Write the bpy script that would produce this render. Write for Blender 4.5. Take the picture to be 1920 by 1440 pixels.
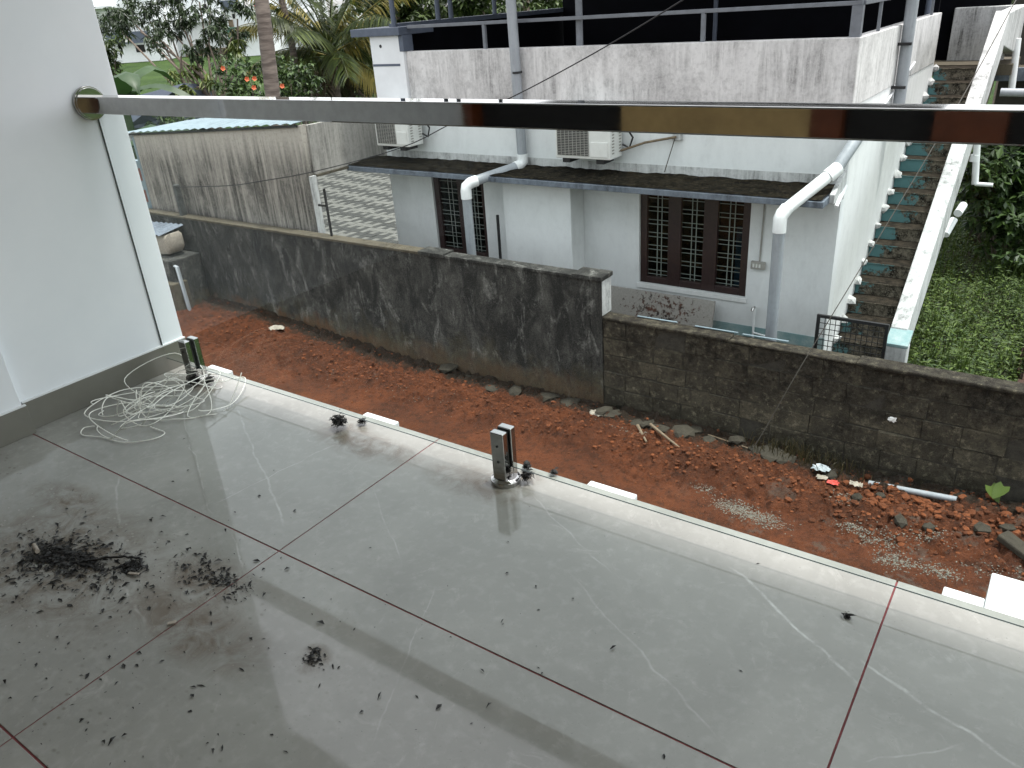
import bpy, bmesh, math, random
from mathutils import Vector, Matrix, noise
random.seed(7)
for o in list(bpy.data.objects): bpy.data.objects.remove(o)
SC = bpy.context.scene
COL = SC.collection
R = math.radians
# ------------------------------------------------------------------ camera
YAW, PITCH, ROLL = -0.63656, -0.453598, -0.0719723
CAMZ, FPX = 1.48, 1476.476
f = Vector((math.sin(YAW)*math.cos(PITCH), math.cos(YAW)*math.cos(PITCH), math.sin(PITCH)))
r0 = Vector((math.cos(YAW), -math.sin(YAW), 0)); u0 = r0.cross(f)
cr, sr = math.cos(ROLL), math.sin(ROLL)
RT, UP = cr*r0+sr*u0, -sr*r0+cr*u0
cam = bpy.data.cameras.new('camera'); camo = bpy.data.objects.new('camera', cam); COL.objects.link(camo)
camo.matrix_world = Matrix(((RT.x, UP.x, -f.x, 0), (RT.y, UP.y, -f.y, 0), (RT.z, UP.z, -f.z, CAMZ), (0, 0, 0, 1)))
cam.sensor_fit = 'HORIZONTAL'; cam.sensor_width = 36; cam.lens = FPX/1920*36
cam.clip_start = 0.05; cam.clip_end = 1500
SC.camera = camo
# ------------------------------------------------------------------ sky, sun, exposure
TO_SUN = Vector((0.16, 0.115, 1)).normalized()
w = bpy.data.worlds.new('World'); SC.world = w; w.use_nodes = True
wn = w.node_tree.nodes; wl = w.node_tree.links
bg = wn['Background']
sky = wn.new('ShaderNodeTexSky'); sky.sky_type = 'NISHITA'; sky.sun_disc = False
sky.sun_elevation = math.asin(TO_SUN.z); sky.sun_rotation = math.atan2(TO_SUN.x, TO_SUN.y)
sky.air_density = 1.0; sky.dust_density = 2.0; sky.ozone_density = 1.0; sky.altitude = 50
hs_ = wn.new('ShaderNodeHueSaturation'); hs_.inputs['Saturation'].default_value = 0.16
wl.new(sky.outputs[0], hs_.inputs['Color']); wl.new(hs_.outputs[0], bg.inputs['Color'])
bg.inputs['Strength'].default_value = 0.15
sun = bpy.data.lights.new('sun', 'SUN'); suno = bpy.data.objects.new('sun', sun); COL.objects.link(suno)
sun.energy = 1.5; sun.angle = R(3.6); sun.color = (1.0, 0.97, 0.92)
suno.rotation_euler = TO_SUN.to_track_quat('Z', 'Y').to_euler(); suno.location = (0, 0, 30)
vs = SC.view_settings; vs.view_transform = 'Standard'; vs.look = 'None'; vs.gamma = 1; vs.use_curve_mapping = False
vs.exposure = 1.66
SC.cycles.max_bounces = 7; SC.cycles.diffuse_bounces = 3; SC.cycles.glossy_bounces = 4; SC.cycles.transmission_bounces = 4; SC.cycles.transparent_max_bounces = 12; SC.cycles.caustics_reflective = False; SC.cycles.caustics_refractive = False

# ------------------------------------------------------------------ helpers: materials
def S(c):   # sRGB 0-255 -> linear
    return tuple((v/255/12.92 if v/255 < .04045 else ((v/255+.055)/1.055)**2.4) for v in c)+(1,)
class MT:
    def __init__(s, name, rough=.7, metal=0, spec=.5):
        s.m = bpy.data.materials.new(name); s.m.use_nodes = True
        s.t = s.m.node_tree; s.b = s.t.nodes['Principled BSDF']
        s.b.inputs['Roughness'].default_value = rough; s.b.inputs['Metallic'].default_value = metal
        s.b.inputs['Specular IOR Level'].default_value = spec
        s._pos = None
    def n(s, ty, **k):
        nd = s.t.nodes.new(ty)
        for a, v in k.items(): setattr(nd, a, v)
        return nd
    def put(s, sock, v):
        if hasattr(v, 'is_output'): s.t.links.new(v, sock)
        elif isinstance(v, (tuple, list)) and len(v) == 3 and sock.type == 'RGBA': sock.default_value = tuple(v)+(1,)
        else: sock.default_value = v
    def pos(s):
        if s._pos is None: s._pos = s.n('ShaderNodeNewGeometry').outputs['Position']
        return s._pos
    def island(s): return s.n('ShaderNodeNewGeometry').outputs['Random Per Island']
    def objrand(s): return s.n('ShaderNodeObjectInfo').outputs['Random']
    def scale(s, v, vec=None, off=(0, 0, 0)):
        nd = s.n('ShaderNodeMapping'); s.put(nd.inputs['Vector'], vec or s.pos())
        nd.inputs['Scale'].default_value = v; s.put(nd.inputs['Location'], off); return nd.outputs[0]
    def noise(s, sc, det=4, ro=.6, vec=None, dist=0):
        nd = s.n('ShaderNodeTexNoise'); s.put(nd.inputs['Vector'], vec or s.pos())
        nd.inputs['Scale'].default_value = sc; nd.inputs['Detail'].default_value = det
        nd.inputs['Roughness'].default_value = ro; nd.inputs['Distortion'].default_value = dist
        return nd.outputs[0]
    def vor(s, sc, vec=None, feature='F1'):
        nd = s.n('ShaderNodeTexVoronoi', feature=feature); s.put(nd.inputs['Vector'], vec or s.pos())
        nd.inputs['Scale'].default_value = sc; return nd.outputs[0]
    def rng(s, v, a, b, c=0., d=1.):
        nd = s.n('ShaderNodeMapRange'); s.put(nd.inputs[0], v)
        for i, q in enumerate((a, b, c, d)): s.put(nd.inputs[i+1], q)
        return nd.outputs[0]
    def ma(s, op, a, b=0., c=0.):
        nd = s.n('ShaderNodeMath', operation=op); s.put(nd.inputs[0], a); s.put(nd.inputs[1], b); s.put(nd.inputs[2], c); return nd.outputs[0]
    def mix(s, fac, a, b, mode='MIX'):
        nd = s.n('ShaderNodeMix', data_type='RGBA', blend_type=mode)
        s.put(nd.inputs[0], fac); s.put(nd.inputs[6], a); s.put(nd.inputs[7], b); return nd.outputs[2]
    def sep(s, v=None):
        nd = s.n('ShaderNodeSeparateXYZ'); s.put(nd.inputs[0], v or s.pos()); return nd.outputs
    def bump(s, h, st=.3, dist=.02):
        nd = s.n('ShaderNodeBump'); s.put(nd.inputs['Height'], h); nd.inputs['Strength'].default_value = st
        nd.inputs['Distance'].default_value = dist; s.t.links.new(nd.outputs[0], s.b.inputs['Normal'])
    def col(s, v): s.put(s.b.inputs['Base Color'], v)
    def rough(s, v): s.put(s.b.inputs['Roughness'], v)
def simple(name, c, rough=.6, metal=0, var=.12, sc=8, bump=0, spec=.5):
    m = MT(name, rough, metal, spec)
    nz = m.noise(sc, 5)
    m.col(m.mix(m.rng(nz, .35, .7), tuple(x*(1-var) for x in c[:3])+(1,), tuple(min(1, x*(1+var)) for x in c[:3])+(1,)))
    if bump: m.bump(m.noise(sc*4, 4), bump, .01)
    return m.m
# ------------------------------------------------------------------ helpers: geometry
class G:
    def __init__(s): s.bm = bmesh.new()
    def box(s, x0, x1, y0, y1, z0, z1):
        v = [s.bm.verts.new((x, y, z)) for x in (x0, x1) for y in (y0, y1) for z in (z0, z1)]
        for q in ((0, 1, 3, 2), (4, 6, 7, 5), (0, 4, 5, 1), (2, 3, 7, 6), (0, 2, 6, 4), (1, 5, 7, 3)): s.bm.faces.new([v[i] for i in q])
        return s
    def obox(s, c, size, rot=None):   # oriented box
        M = (rot or Matrix.Identity(3))
        v = []
        for x in (-.5, .5):
            for y in (-.5, .5):
                for z in (-.5, .5):
                    v.append(s.bm.verts.new(Vector(c)+M @ Vector((x*size[0], y*size[1], z*size[2]))))
        for q in ((0, 1, 3, 2), (4, 6, 7, 5), (0, 4, 5, 1), (2, 3, 7, 6), (0, 2, 6, 4), (1, 5, 7, 3)): s.bm.faces.new([v[i] for i in q])
        return s
    def prism(s, pts, d):   # extrude polygon pts (3d) by vector d
        a = [s.bm.verts.new(p) for p in pts]; b = [s.bm.verts.new(Vector(p)+Vector(d)) for p in pts]
        s.bm.faces.new(a); s.bm.faces.new(b[::-1]); n = len(pts)
        for i in range(n): s.bm.faces.new((a[i], b[i], b[(i+1) % n], a[(i+1) % n]))
        return s
    def tube(s, pts, r, n=8, cap=True):
        pts = [Vector(p) for p in pts]; rs = r if isinstance(r, (list, tuple)) else [r]*len(pts)
        rings = []; pu = None
        for i, p in enumerate(pts):
            d = (pts[min(i+1, len(pts)-1)]-pts[max(i-1, 0)])
            if d.length < 1e-9: d = Vector((0, 0, 1))
            d.normalize()
            if pu is None: pu = d.orthogonal().normalized()
            else:
                pu = pu-d*pu.dot(d)
                pu = pu.normalized() if pu.length > 1e-6 else d.orthogonal().normalized()
            b = d.cross(pu)
            rings.append([s.bm.verts.new(p+rs[i]*(math.cos(t)*pu+math.sin(t)*b)) for t in [2*math.pi*k/n for k in range(n)]])
        for A, B in zip(rings, rings[1:]):
            for k in range(n): s.bm.faces.new((A[k], A[(k+1) % n], B[(k+1) % n], B[k]))
        if cap:
            s.bm.faces.new(rings[0][::-1]); s.bm.faces.new(rings[-1])
        return s
    def cyl(s, p0, p1, r, n=16): return s.tube([p0, p1], r, n)
    def rock(s, c, rad, squash=1., seed=0, jit=.25):
        ic = bmesh.ops.create_icosphere(s.bm, subdivisions=1, radius=1)
        q = random.Random(seed); rz = Matrix.Rotation(q.uniform(0, 6.28), 3, 'Z'); ax = [q.uniform(.7, 1.3) for _ in range(3)]
        for v in ic['verts']:
            k = 1+q.uniform(-jit, jit)
            v.co = Vector(c)+rz @ Vector((v.co.x*ax[0]*k, v.co.y*ax[1]*k, v.co.z*squash*k))*rad
        return s
    def done(s, name, mat, parent=None, bevel=0, smooth=False):
        bmesh.ops.recalc_face_normals(s.bm, faces=s.bm.faces)
        me = bpy.data.meshes.new(name); s.bm.to_mesh(me); s.bm.free()
        return link(name, me, mat, parent, bevel, smooth)
def link(name, me, mat, parent=None, bevel=0, smooth=False):
    o = bpy.data.objects.new(name, me); COL.objects.link(o)
    for q in (mat if isinstance(mat, (list, tuple)) else [mat]): me.materials.append(q)
    if smooth:
        for p in me.polygons: p.use_smooth = True
        try: me.set_sharp_from_angle(angle=R(40))
        except Exception: pass
    if bevel:
        b = o.modifiers.new('bevel', 'BEVEL'); b.width = bevel; b.segments = 2; b.limit_method = 'ANGLE'
    if parent: attach(o, parent)
    return o
def origin(p):
    v = Vector(p.location)
    if p.parent: v = Vector((0, 0, 0))
    return v
def attach(o, parent):
    o.parent = parent
    if parent.parent is None: o.matrix_parent_inverse = Matrix.Translation(-Vector(parent.location)) if parent.type == 'EMPTY' else Matrix.Identity(4)
    else: o.matrix_parent_inverse = Matrix.Identity(4)
def pyd(name, V, F, mat, parent=None, smooth=False, mi=None):
    me = bpy.data.meshes.new(name); me.from_pydata(V, [], F); me.update()
    o = link(name, me, mat, parent, 0, smooth)
    if mi: me.polygons.foreach_set('material_index', mi)
    return o
def tag(o, label=None, cat=None, group=None, kind=None):
    if label: o['label'] = label
    if cat: o['category'] = cat
    if group: o['group'] = group
    if kind: o['kind'] = kind
    return o
def thing(name, loc, label, cat, group=None):
    o = bpy.data.objects.new(name, None); COL.objects.link(o); o.location = loc; o.empty_display_size = .1
    return tag(o, label, cat, group)
def copy_tree(root, delta, label=None):
    r = root.copy(); COL.objects.link(r); r.location = Vector(root.location)+Vector(delta)
    if label: r['label'] = label
    for ch in [c for c in bpy.data.objects if c.parent == root]:
        c = ch.copy(); COL.objects.link(c); c.parent = r; c.matrix_parent_inverse = ch.matrix_parent_inverse
        for g in [q for q in bpy.data.objects if q.parent == ch]:
            d = g.copy(); COL.objects.link(d); d.parent = c; d.matrix_parent_inverse = g.matrix_parent_inverse
    return r
def fr(x, y, z=0): return noise.fractal(Vector((x, y, z)), 1.0, 2.0, 4)
def along(x, y, depth):   # world point of a viewing direction, used only to set far things at their distance
    d = RT*((x-960)/FPX)+UP*((720-y)/FPX)+f
    return Vector((0, 0, CAMZ))+d*depth

GZ = -2.85     # level of the neighbour's yard
# ================================================================== materials
def m_tile():
    m = MT('polished_grey_tile', .1)
    p = m.pos(); x, y, z = m.sep()
    wob = m.n('ShaderNodeVectorMath', operation='ADD'); nz = m.n('ShaderNodeTexNoise'); m.put(nz.inputs['Vector'], p)
    nz.inputs['Scale'].default_value = 7; nz.inputs['Detail'].default_value = 5
    sub = m.n('ShaderNodeVectorMath', operation='SUBTRACT'); m.put(sub.inputs[0], nz.outputs[1]); sub.inputs[1].default_value = (.5, .5, .5)
    scl = m.n('ShaderNodeVectorMath', operation='SCALE'); m.put(scl.inputs[0], sub.outputs[0]); scl.inputs['Scale'].default_value = .045
    m.put(wob.inputs[0], p); m.put(wob.inputs[1], scl.outputs[0])
    wx, wy, wz = m.sep(wob.outputs[0])
    # hairline marble veins as they run through the slabs (start, end, half width, strength)
    veins = [((-.56, 1.75), (-.17, 1.51), .011, .9), ((-.17, 1.58), (.2, 1.42), .011, .9), ((-2.72, 1.71), (-1.88, 1.25), .010, .55),
             ((-2.9, 1.57), (-2.15, 1.16), .007, .4), ((-2.19, 1.22), (-2.10, 1.79), .006, .5), ((-2.68, 1.14), (-2.35, .95), .010, .4),
             ((-1.98, 1.125), (-1.81, 1.03), .008, .5), ((-2.08, .80), (-1.85, .73), .012, .5), ((.03, 1.43), (-.1, 1.31), .006, .45),
             ((-1.27, 1.78), (-.87, 1.57), .007, .35), ((-1.76, 1.54), (-1.42, 1.30), .007, .35), ((-.95, 1.5), (-.4, 1.2), .008, .3), ((-1.25, 1.25), (-1.05, .8), .006, .3)]
    tot = None
    for (ax, ay), (bx, by), wd, st in veins:
        L = math.hypot(bx-ax, by-ay); ux, uy = (bx-ax)/L, (by-ay)/L
        d = m.ma('ABSOLUTE', m.ma('ADD', m.ma('MULTIPLY', wx, -uy), m.ma('MULTIPLY_ADD', wy, ux, -(-uy*ax+ux*ay))))
        t = m.ma('ADD', m.ma('MULTIPLY', wx, ux), m.ma('MULTIPLY_ADD', wy, uy, -(ux*ax+uy*ay)))
        k = m.ma('MULTIPLY', m.rng(d, wd*.03, wd*.55, st, 0.), m.ma('MULTIPLY', m.rng(t, -.03, .04), m.rng(t, L-.04, L+.03, 1., 0.)))
        tot = k if tot is None else m.ma('MAXIMUM', tot, k)
    tot = m.ma('MULTIPLY', tot, m.rng(m.noise(11, 5, .7), .36, .66, 0., .75))
    cloud = m.noise(1.6, 7, .62, dist=.6)
    base = m.mix(m.rng(cloud, .3, .72), S((122, 122, 116)), S((147, 147, 141)))
    base = m.mix(m.rng(m.noise(26, 5), .5, .75, 0., .22), base, S((176, 177, 172)))
    base = m.mix(m.rng(m.noise(9, 9, .8, dist=1.5), .56, .72, 0., .3), base, S((188, 188, 182)))
    base = m.mix(m.rng(m.noise(130, 3, .6), .66, .74, 0., .5), base, S((84, 82, 76)))
    base = m.mix(tot, base, S((214, 216, 212)))
    # dried mud, footprints and dust at the left
    def blob(cx, cy, rx, ry):
        a = m.ma('POWER', m.ma('DIVIDE', m.ma('SUBTRACT', wx, cx), rx), 2.); b = m.ma('POWER', m.ma('DIVIDE', m.ma('SUBTRACT', wy, cy), ry), 2.)
        return m.rng(m.ma('ADD', a, b), 0., 1., 1., 0.)
    dirt = None
    for a in ((-2.35, .76, .55, .30), (-1.88, .94, .22, .12), (-1.75, .80, .35, .12), (-2.62, .95, .30, .10), (-1.35, .89, .06, .05), (-2.17, 1.81, .13, .08), (-3.03, 1.79, .10, .08), (-1.33, 1.87, .07, .05), (-1.47, 1.75, .25, .10), (-2.0, 1.75, .3, .1)):
        q = blob(*a); dirt = q if dirt is None else m.ma('MAXIMUM', dirt, q)
    dm = m.ma('MULTIPLY', dirt, m.rng(m.noise(9, 7, .7, dist=1.2), .38, .60))
    base = m.mix(m.ma('MULTIPLY', dm, .85), base, S((80, 64, 43)))
    spots = m.ma('MULTIPLY', m.rng(m.vor(30, m.scale((1, 1.6, 1))), .10, .28, .8, 0.), m.ma('MULTIPLY', m.rng(x, -1.9, -1.0, 1., .25), m.rng(y, .9, 1.2, 1., .12)))
    base = m.mix(m.ma('MULTIPLY', spots, m.rng(m.noise(5), .45, .6)), base, S((104, 101, 92)))
    m.col(base)
    sm = m.noise(5, 6, .65, dist=.8)
    ro = m.ma('ADD', m.rng(sm, .35, .75, .025, .10), m.ma('MULTIPLY', dm, .35))
    m.rough(m.ma('ADD', ro, m.ma('MULTIPLY', spots, .25)))
    m.bump(m.noise(3, 3), .015, .02)
    return m.m
def m_plaster_white():
    m = MT('white_wall_plaster', .75)
    m.col(m.mix(m.rng(m.noise(2.2, 5), .3, .75), S((220, 225, 229)), S((229, 233, 236))))
    m.bump(m.noise(60, 4), .06, .004); return m.m
def m_grime(name, clean, dirt, amt=.5, streak=(9, 9, .55), fine=22, zt=None, cover=None, rough=.85, bump=.25, moss=None, lo=0):
    """painted or bare plaster with rain streaks; zt=(z clean, z dirty) fades streaks with height"""
    m = MT(name, rough, spec=.5 if rough < .6 else .2)
    st = m.noise(1, 9, .72, m.scale(streak), dist=.25)
    st2 = m.noise(1, 8, .7, m.scale((streak[0]*.35, streak[1]*.35, streak[2]*1.2)), dist=.6)
    bl = m.noise(1.7, 8, .72, dist=.5)
    k = m.ma('MULTIPLY', m.ma('MAXIMUM', m.rng(st, .44-lo, .64-lo*.7), m.rng(st2, .5-lo, .68-lo, 0., .9)), m.rng(bl, .36-lo, .6-lo, .15+lo*3, 1.))
    if zt: k = m.ma('MULTIPLY', k, m.rng(m.ma('ADD', m.sep()[2], m.rng(m.noise(1, 6, .7, m.scale((14, 14, .4))), .3, .7, -.22, .22)), zt[0], zt[1]))
    if cover: k = m.ma('MAXIMUM', k, m.rng(m.noise(cover, 9, .75), .47, .66, 0., .8))
    k = m.ma('MULTIPLY', k, m.rng(m.noise(fine*2.5, 5, .7), .3, .6, .55, 1.))
    c = m.mix(m.ma('MULTIPLY', k, amt), clean, dirt)
    c = m.mix(m.rng(m.noise(fine, 7, .75), .5, .72, 0., .4*amt), c, dirt)
    c = m.mix(m.rng(m.noise(1, 6, .7, m.scale((fine*.8, fine*.8, fine*.16)), dist=.8), .60, .72, 0., .5*amt), c, tuple(min(1, v*1.3) for v in clean[:3])+(1,))
    if moss: c = m.mix(m.rng(m.ma('ADD', m.sep()[2], m.ma('MULTIPLY', m.noise(5, 5), .5)), moss[0], moss[1], 0., .8), c, moss[2])
    m.col(c); m.bump(m.noise(fine*1.5, 6, .7), bump, .015); return m.m
def m_leaf(name, a, b, rough=.5, trans=.25):
    m = MT(name, rough); ir = m.island()
    c = m.mix(m.rng(ir, 0., 1.), a, b)
    c = m.mix(m.rng(m.noise(1.4, 3), .35, .65, 0., .35), c, tuple(v*.55 for v in a[:3])+(1,))
    m.col(c)
    tr = m.n('ShaderNodeBsdfTranslucent'); m.put(tr.inputs[0], c); mx = m.n('ShaderNodeMixShader'); mx.inputs[0].default_value = trans
    out = m.t.nodes['Material Output']
    m.t.links.new(m.b.outputs[0], mx.inputs[1]); m.t.links.new(tr.outputs[0], mx.inputs[2]); m.t.links.new(mx.outputs[0], out.inputs[0])
    return m.m
def m_glass(name, tint=(.93, .97, .955, 1), ior=1.5):
    m = MT(name, .02); t = m.t
    gl = m.n('ShaderNodeBsdfGlossy'); gl.inputs['Roughness'].default_value = .005
    tr = m.n('ShaderNodeBsdfTransparent'); tr.inputs[0].default_value = tint
    fz = m.n('ShaderNodeFresnel'); bkf = m.n('ShaderNodeNewGeometry').outputs['Backfacing']; m.put(fz.inputs[0], m.rng(bkf, 0., 1., ior, 1/ior)); mx = m.n('ShaderNodeMixShader')
    m.put(mx.inputs[0], m.ma('MINIMUM', fz.outputs[0], .10)); t.links.new(tr.outputs[0], mx.inputs[1]); t.links.new(gl.outputs[0], mx.inputs[2])
    t.links.new(mx.outputs[0], t.nodes['Material Output'].inputs[0]); return m.m
def m_steel():
    m = MT('polished_steel', .08, 1); m.col(m.mix(m.rng(m.noise(30, 4), .3, .7), (.36, .355, .345, 1), (.43, .425, .415, 1)))
    m.rough(m.rng(m.noise(1, 4, .6, m.scale((3, 60, 60))),   .3, .7, .02, .06)); return m.m
def m_soil():
    m = MT('red_laterite_soil', .95, spec=.2)
    n1 = m.noise(1.5, 8, .65); n2 = m.noise(11, 8, .72); n3 = m.noise(45, 5, .7)
    c = m.mix(m.rng(n1, .36, .66), S((78, 45, 29)), S((112, 64, 39)))
    c = m.mix(m.rng(m.noise(70, 6, .8), .5, .64, 0., .6), c, S((52, 34, 26)))
    c = m.mix(m.rng(n2, .48, .66, 0., .8), c, S((54, 35, 26)))
    c = m.mix(m.rng(n3, .58, .74, 0., .6), c, S((140, 88, 54)))
    x, y, z = m.sep()
    wall = m.rng(m.ma('ADD', y, m.ma('MULTIPLY', n2, .4)), 6.84, 6.98, 0., .9)   # dark humus at the wall foot
    c = m.mix(wall, c, S((44, 40, 33)))
    c = m.mix(m.ma('MULTIPLY', m.rng(m.noise(3.4, 6, .7), .57, .63), m.rng(x, -2.6, -1.6, 0., .55)), c, S((92, 84, 76)))
    m.col(c); m.bump(m.ma('ADD', n3, m.noise(120, 4, .7)), .9, .03); return m.m
def m_clod():
    m = MT('soil_clods', .95, spec=.2); ir = m.island()
    c = m.mix(m.rng(ir, 0., 1.), S((72, 42, 27)), S((116, 68, 42)))
    m.col(m.mix(m.rng(m.noise(30, 4), .5, .7, 0., .6), c, S((50, 32, 24)))); m.bump(m.noise(90, 4), .5, .01); return m.m
def m_gravel():
    m = MT('grey_gravel', .9); m.col(m.mix(m.rng(m.island(), 0., 1.), S((82, 78, 70)), S((124, 119, 108)))); return m.m
def m_block():
    m = MT('mossy_concrete_block', .92, spec=.25); rn = m.objrand()
    c = m.mix(m.rng(rn, 0., 1.), S((70, 65, 55)), S((88, 82, 69)))
    n = m.noise(5, 9, .78, dist=.4); c = m.mix(m.rng(n, .44, .60, 0., .85), c, S((44, 41, 35)))
    c = m.mix(m.rng(m.noise(16, 8, .8), .53, .66, 0., .8), c, S((132, 124, 106)))
    c = m.mix(m.rng(m.noise(55, 6, .8), .52, .64, 0., .7), c, S((34, 31, 26)))
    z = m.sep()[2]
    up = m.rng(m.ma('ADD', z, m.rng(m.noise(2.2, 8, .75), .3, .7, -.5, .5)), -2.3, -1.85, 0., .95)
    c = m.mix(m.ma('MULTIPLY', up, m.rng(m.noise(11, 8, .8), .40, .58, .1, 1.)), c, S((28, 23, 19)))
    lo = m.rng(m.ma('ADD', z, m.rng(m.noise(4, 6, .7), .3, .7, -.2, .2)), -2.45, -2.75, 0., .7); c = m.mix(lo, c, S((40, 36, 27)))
    m.col(c); m.bump(m.ma('ADD', m.noise(38, 8, .78), m.noise(9, 6, .7)), .8, .02); return m.m
def m_oldwall():
    m = MT('blackened_plaster', .93, spec=.25)
    st = m.noise(1, 9, .75, m.scale((3.6, 3.6, 1.5)), dist=.7); n = m.noise(4, 9, .8, dist=.5)
    c = m.mix(m.rng(st, .42, .62), S((38, 38, 37)), S((86, 85, 81)))
    c = m.mix(m.rng(n, .45, .6, 0., .75), c, S((42, 42, 40)))
    c = m.mix(m.ma('MULTIPLY', m.rng(m.noise(1, 8, .75, m.scale((5, 5, 2.2)), dist=.6), .54, .68), m.rng(m.noise(16, 7, .8), .38, .6, .2, .9)), c, S((146, 145, 140)))
    c = m.mix(m.rng(m.noise(48, 7, .8), .48, .62, 0., .75), c, S((28, 28, 27)))
    c = m.mix(m.rng(m.noise(70, 5, .8), .56, .68, 0., .5), c, S((128, 126, 120)))
    z = m.sep()[2]
    lo = m.rng(m.ma('ADD', z, m.rng(m.noise(2.4, 8, .75), .3, .7, -.35, .35)), -2.25, -2.65, 0., .6); c = m.mix(m.ma('MULTIPLY', lo, m.rng(m.noise(26, 6, .8), .35, .6, .4, 1.)), c, S((84, 77, 56)))
    lo2 = m.rng(m.ma('ADD', z, m.rng(m.noise(3, 8, .75), .3, .7, -.25, .25)), -2.45, -2.70, 0., .85); c = m.mix(m.ma('MULTIPLY', lo2, m.rng(m.sep()[0], -7, -9, .35, 1.)), c, S((98, 66, 42)))
    m.col(c); m.bump(m.ma('ADD', m.noise(28, 8, .8), m.noise(6, 5, .7)), .6, .02); return m.m
def m_stair():
    m = MT('peeling_teal_step', .9, spec=.08)
    x, y, z = m.sep()
    worn = m.ma('ADD', m.rng(x, -1.95, -1.25, 0., 1.), m.rng(m.noise(7, 8, .75), .3, .7, -.42, .42))
    worn = m.ma('ADD', worn, m.ma('ADD', m.rng(z, -1.5, -2.1, 0., .3), m.rng(z, -.4, 0., 0., .25)))
    dark = m.mix(m.rng(m.noise(11, 9, .8), .42, .60), S((36, 34, 30)), S((120, 113, 100)))
    dark = m.mix(m.rng(m.noise(60, 5), .55, .7, 0., .7), dark, S((150, 144, 130)))
    up = m.n('ShaderNodeNewGeometry').outputs['Normal']; nz = m.sep(up)[2]
    c = m.mix(m.ma('MULTIPLY', m.rng(worn, .36, .44, 1., 0.), m.rng(nz, .3, .6, 1., 0.)), dark, S((92, 130, 132)))
    c = m.mix(m.rng(nz, .3, .6, 0., 1.), c, m.mix(m.rng(m.noise(12, 8, .75), .38, .62), S((24, 22, 19)), S((58, 52, 44))))
    m.col(c); m.bump(m.noise(40, 6), .4, .01); return m.m
def m_slab():
    m = MT('speckled_stone_slab', .6)
    x, y, z = m.sep()
    den = m.rng(m.ma('ADD', m.ma('POWER', m.ma('SUBTRACT', x, -3.85), 2.), m.ma('MULTIPLY', m.ma('POWER', m.ma('SUBTRACT', z, -2.1), 2.), 3.)), 0., .55, .16, -.02)
    sp = m.rng(m.noise(20, 7, .75), m.ma('SUBTRACT', .66, den), m.ma('SUBTRACT', .68, den))
    c = m.mix(m.rng(m.noise(60, 4), .3, .7), S((140, 136, 130)), S((162, 158, 152)))
    m.col(m.mix(sp, c, m.mix(m.rng(m.noise(9), .4, .6), S((40, 30, 26)), S((86, 52, 38))))); return m.m
def m_mossconc():
    m = MT('mossy_sunshade_top', .95, spec=.08)
    c = m.mix(m.rng(m.noise(6, 8, .72), .4, .62), S((20, 18, 15)), S((48, 44, 35)))
    m.col(m.mix(m.rng(m.noise(24, 6), .55, .72, 0., .6), c, S((88, 82, 66)))); m.bump(m.noise(30, 7, .8), .8, .03); return m.m
TILE = m_tile(); WHITEW = m_plaster_white(); STEEL = m_steel(); GLASS = m_glass('clear_glass', (.95, .98, .97, 1), 1.22); WINGL = m_glass('window_glass', (.45, .5, .5, 1), 1.3)
GROUT = simple('red_grout', S((112, 52, 54)), .85, var=.25, sc=30)
SKIRT = simple('grey_skirting_tile', S((110, 109, 101)), .14, var=.06, sc=5)
DARKSTEEL = simple('dark_groove_rubber', S((24, 25, 26)), .5)
WHITEP = simple('white_paint', S((216, 219, 220)), .7, var=.04, sc=5)
HOUSEW = m_grime('house_white_paint', S((222, 223, 222)), S((140, 143, 142)), .30, (5, 5, .9), 12, bump=.1)
HOUSEB = m_grime('house_lower_paint', S((220, 222, 222)), S((150, 153, 154)), .28, (3.5, 3.5, 1.2), 10, bump=.1)
PARAP = m_grime('parapet_stained_paint', S((212, 211, 209)), S((98, 96, 95)), .80, (9, 9, .8), 20, bump=.12, zt=None, cover=1.6)
ANNEX = m_grime('annex_stained_plaster', S((174, 167, 158)), S((34, 33, 31)), 1.0, (9, 9, .45), 20, zt=(-.02, -.50), bump=.15, lo=.10)
ANNEX2 = m_grime('annex_side_plaster', S((170, 166, 160)), S((58, 57, 55)), .95, (13, 13, .6), 20, bump=.15)
STAIRW = m_grime('stair_parapet_paint', S((196, 197, 196)), S((80, 80, 78)), 1.0, (11, 11, 1.0), 22, bump=.2)
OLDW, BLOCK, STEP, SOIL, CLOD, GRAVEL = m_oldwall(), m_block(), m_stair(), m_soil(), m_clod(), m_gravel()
MORTAR = simple('dark_mortar', S((52, 48, 41)), .95, var=.4, sc=20, bump=.4)
CONC = m_grime('weathered_concrete', S((88, 82, 70)), S((40, 36, 30)), .9, (7, 7, 5), 26)
FASCIA = m_grime('grey_fascia_paint', S((112, 120, 130)), S((44, 46, 49)), 1.0, (8, 8, 3.0), 26)
MOSST = m_mossconc(); SLABM = m_slab()
TEAL = m_grime('teal_plinth_paint', S((118, 148, 150)), S((176, 184, 182)), .9, (4, 4, 3), 8)
WOODF = simple('maroon_window_wood', S((44, 28, 28)), .45, var=.25, sc=20)
GRILL = simple('pale_grille_paint', S((118, 127, 122)), .5, var=.1)
BLUEB = simple('blue_cloth', S((74, 136, 178)), .8, var=.2, sc=20)
PVCG = m_grime('grey_pvc', S((150, 155, 160)), S((100, 104, 108)), .5, (20, 20, 2), 20, rough=.45, bump=.02)
PVCW = simple('white_pvc', S((226, 228, 228)), .35, var=.05)
GREYP = simple('slate_grey_paint', S((78, 86, 100)), .6, var=.12, sc=14)
SHADEBLK = simple('terrace_shade_black', S((7, 8, 13)), .8, var=.3, sc=4, spec=.08)  # near-black colour stands in for the deep shade on the roofed terrace
RAILP = simple('grey_rail_paint', S((104, 108, 114)), .5, var=.15, sc=12)
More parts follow.
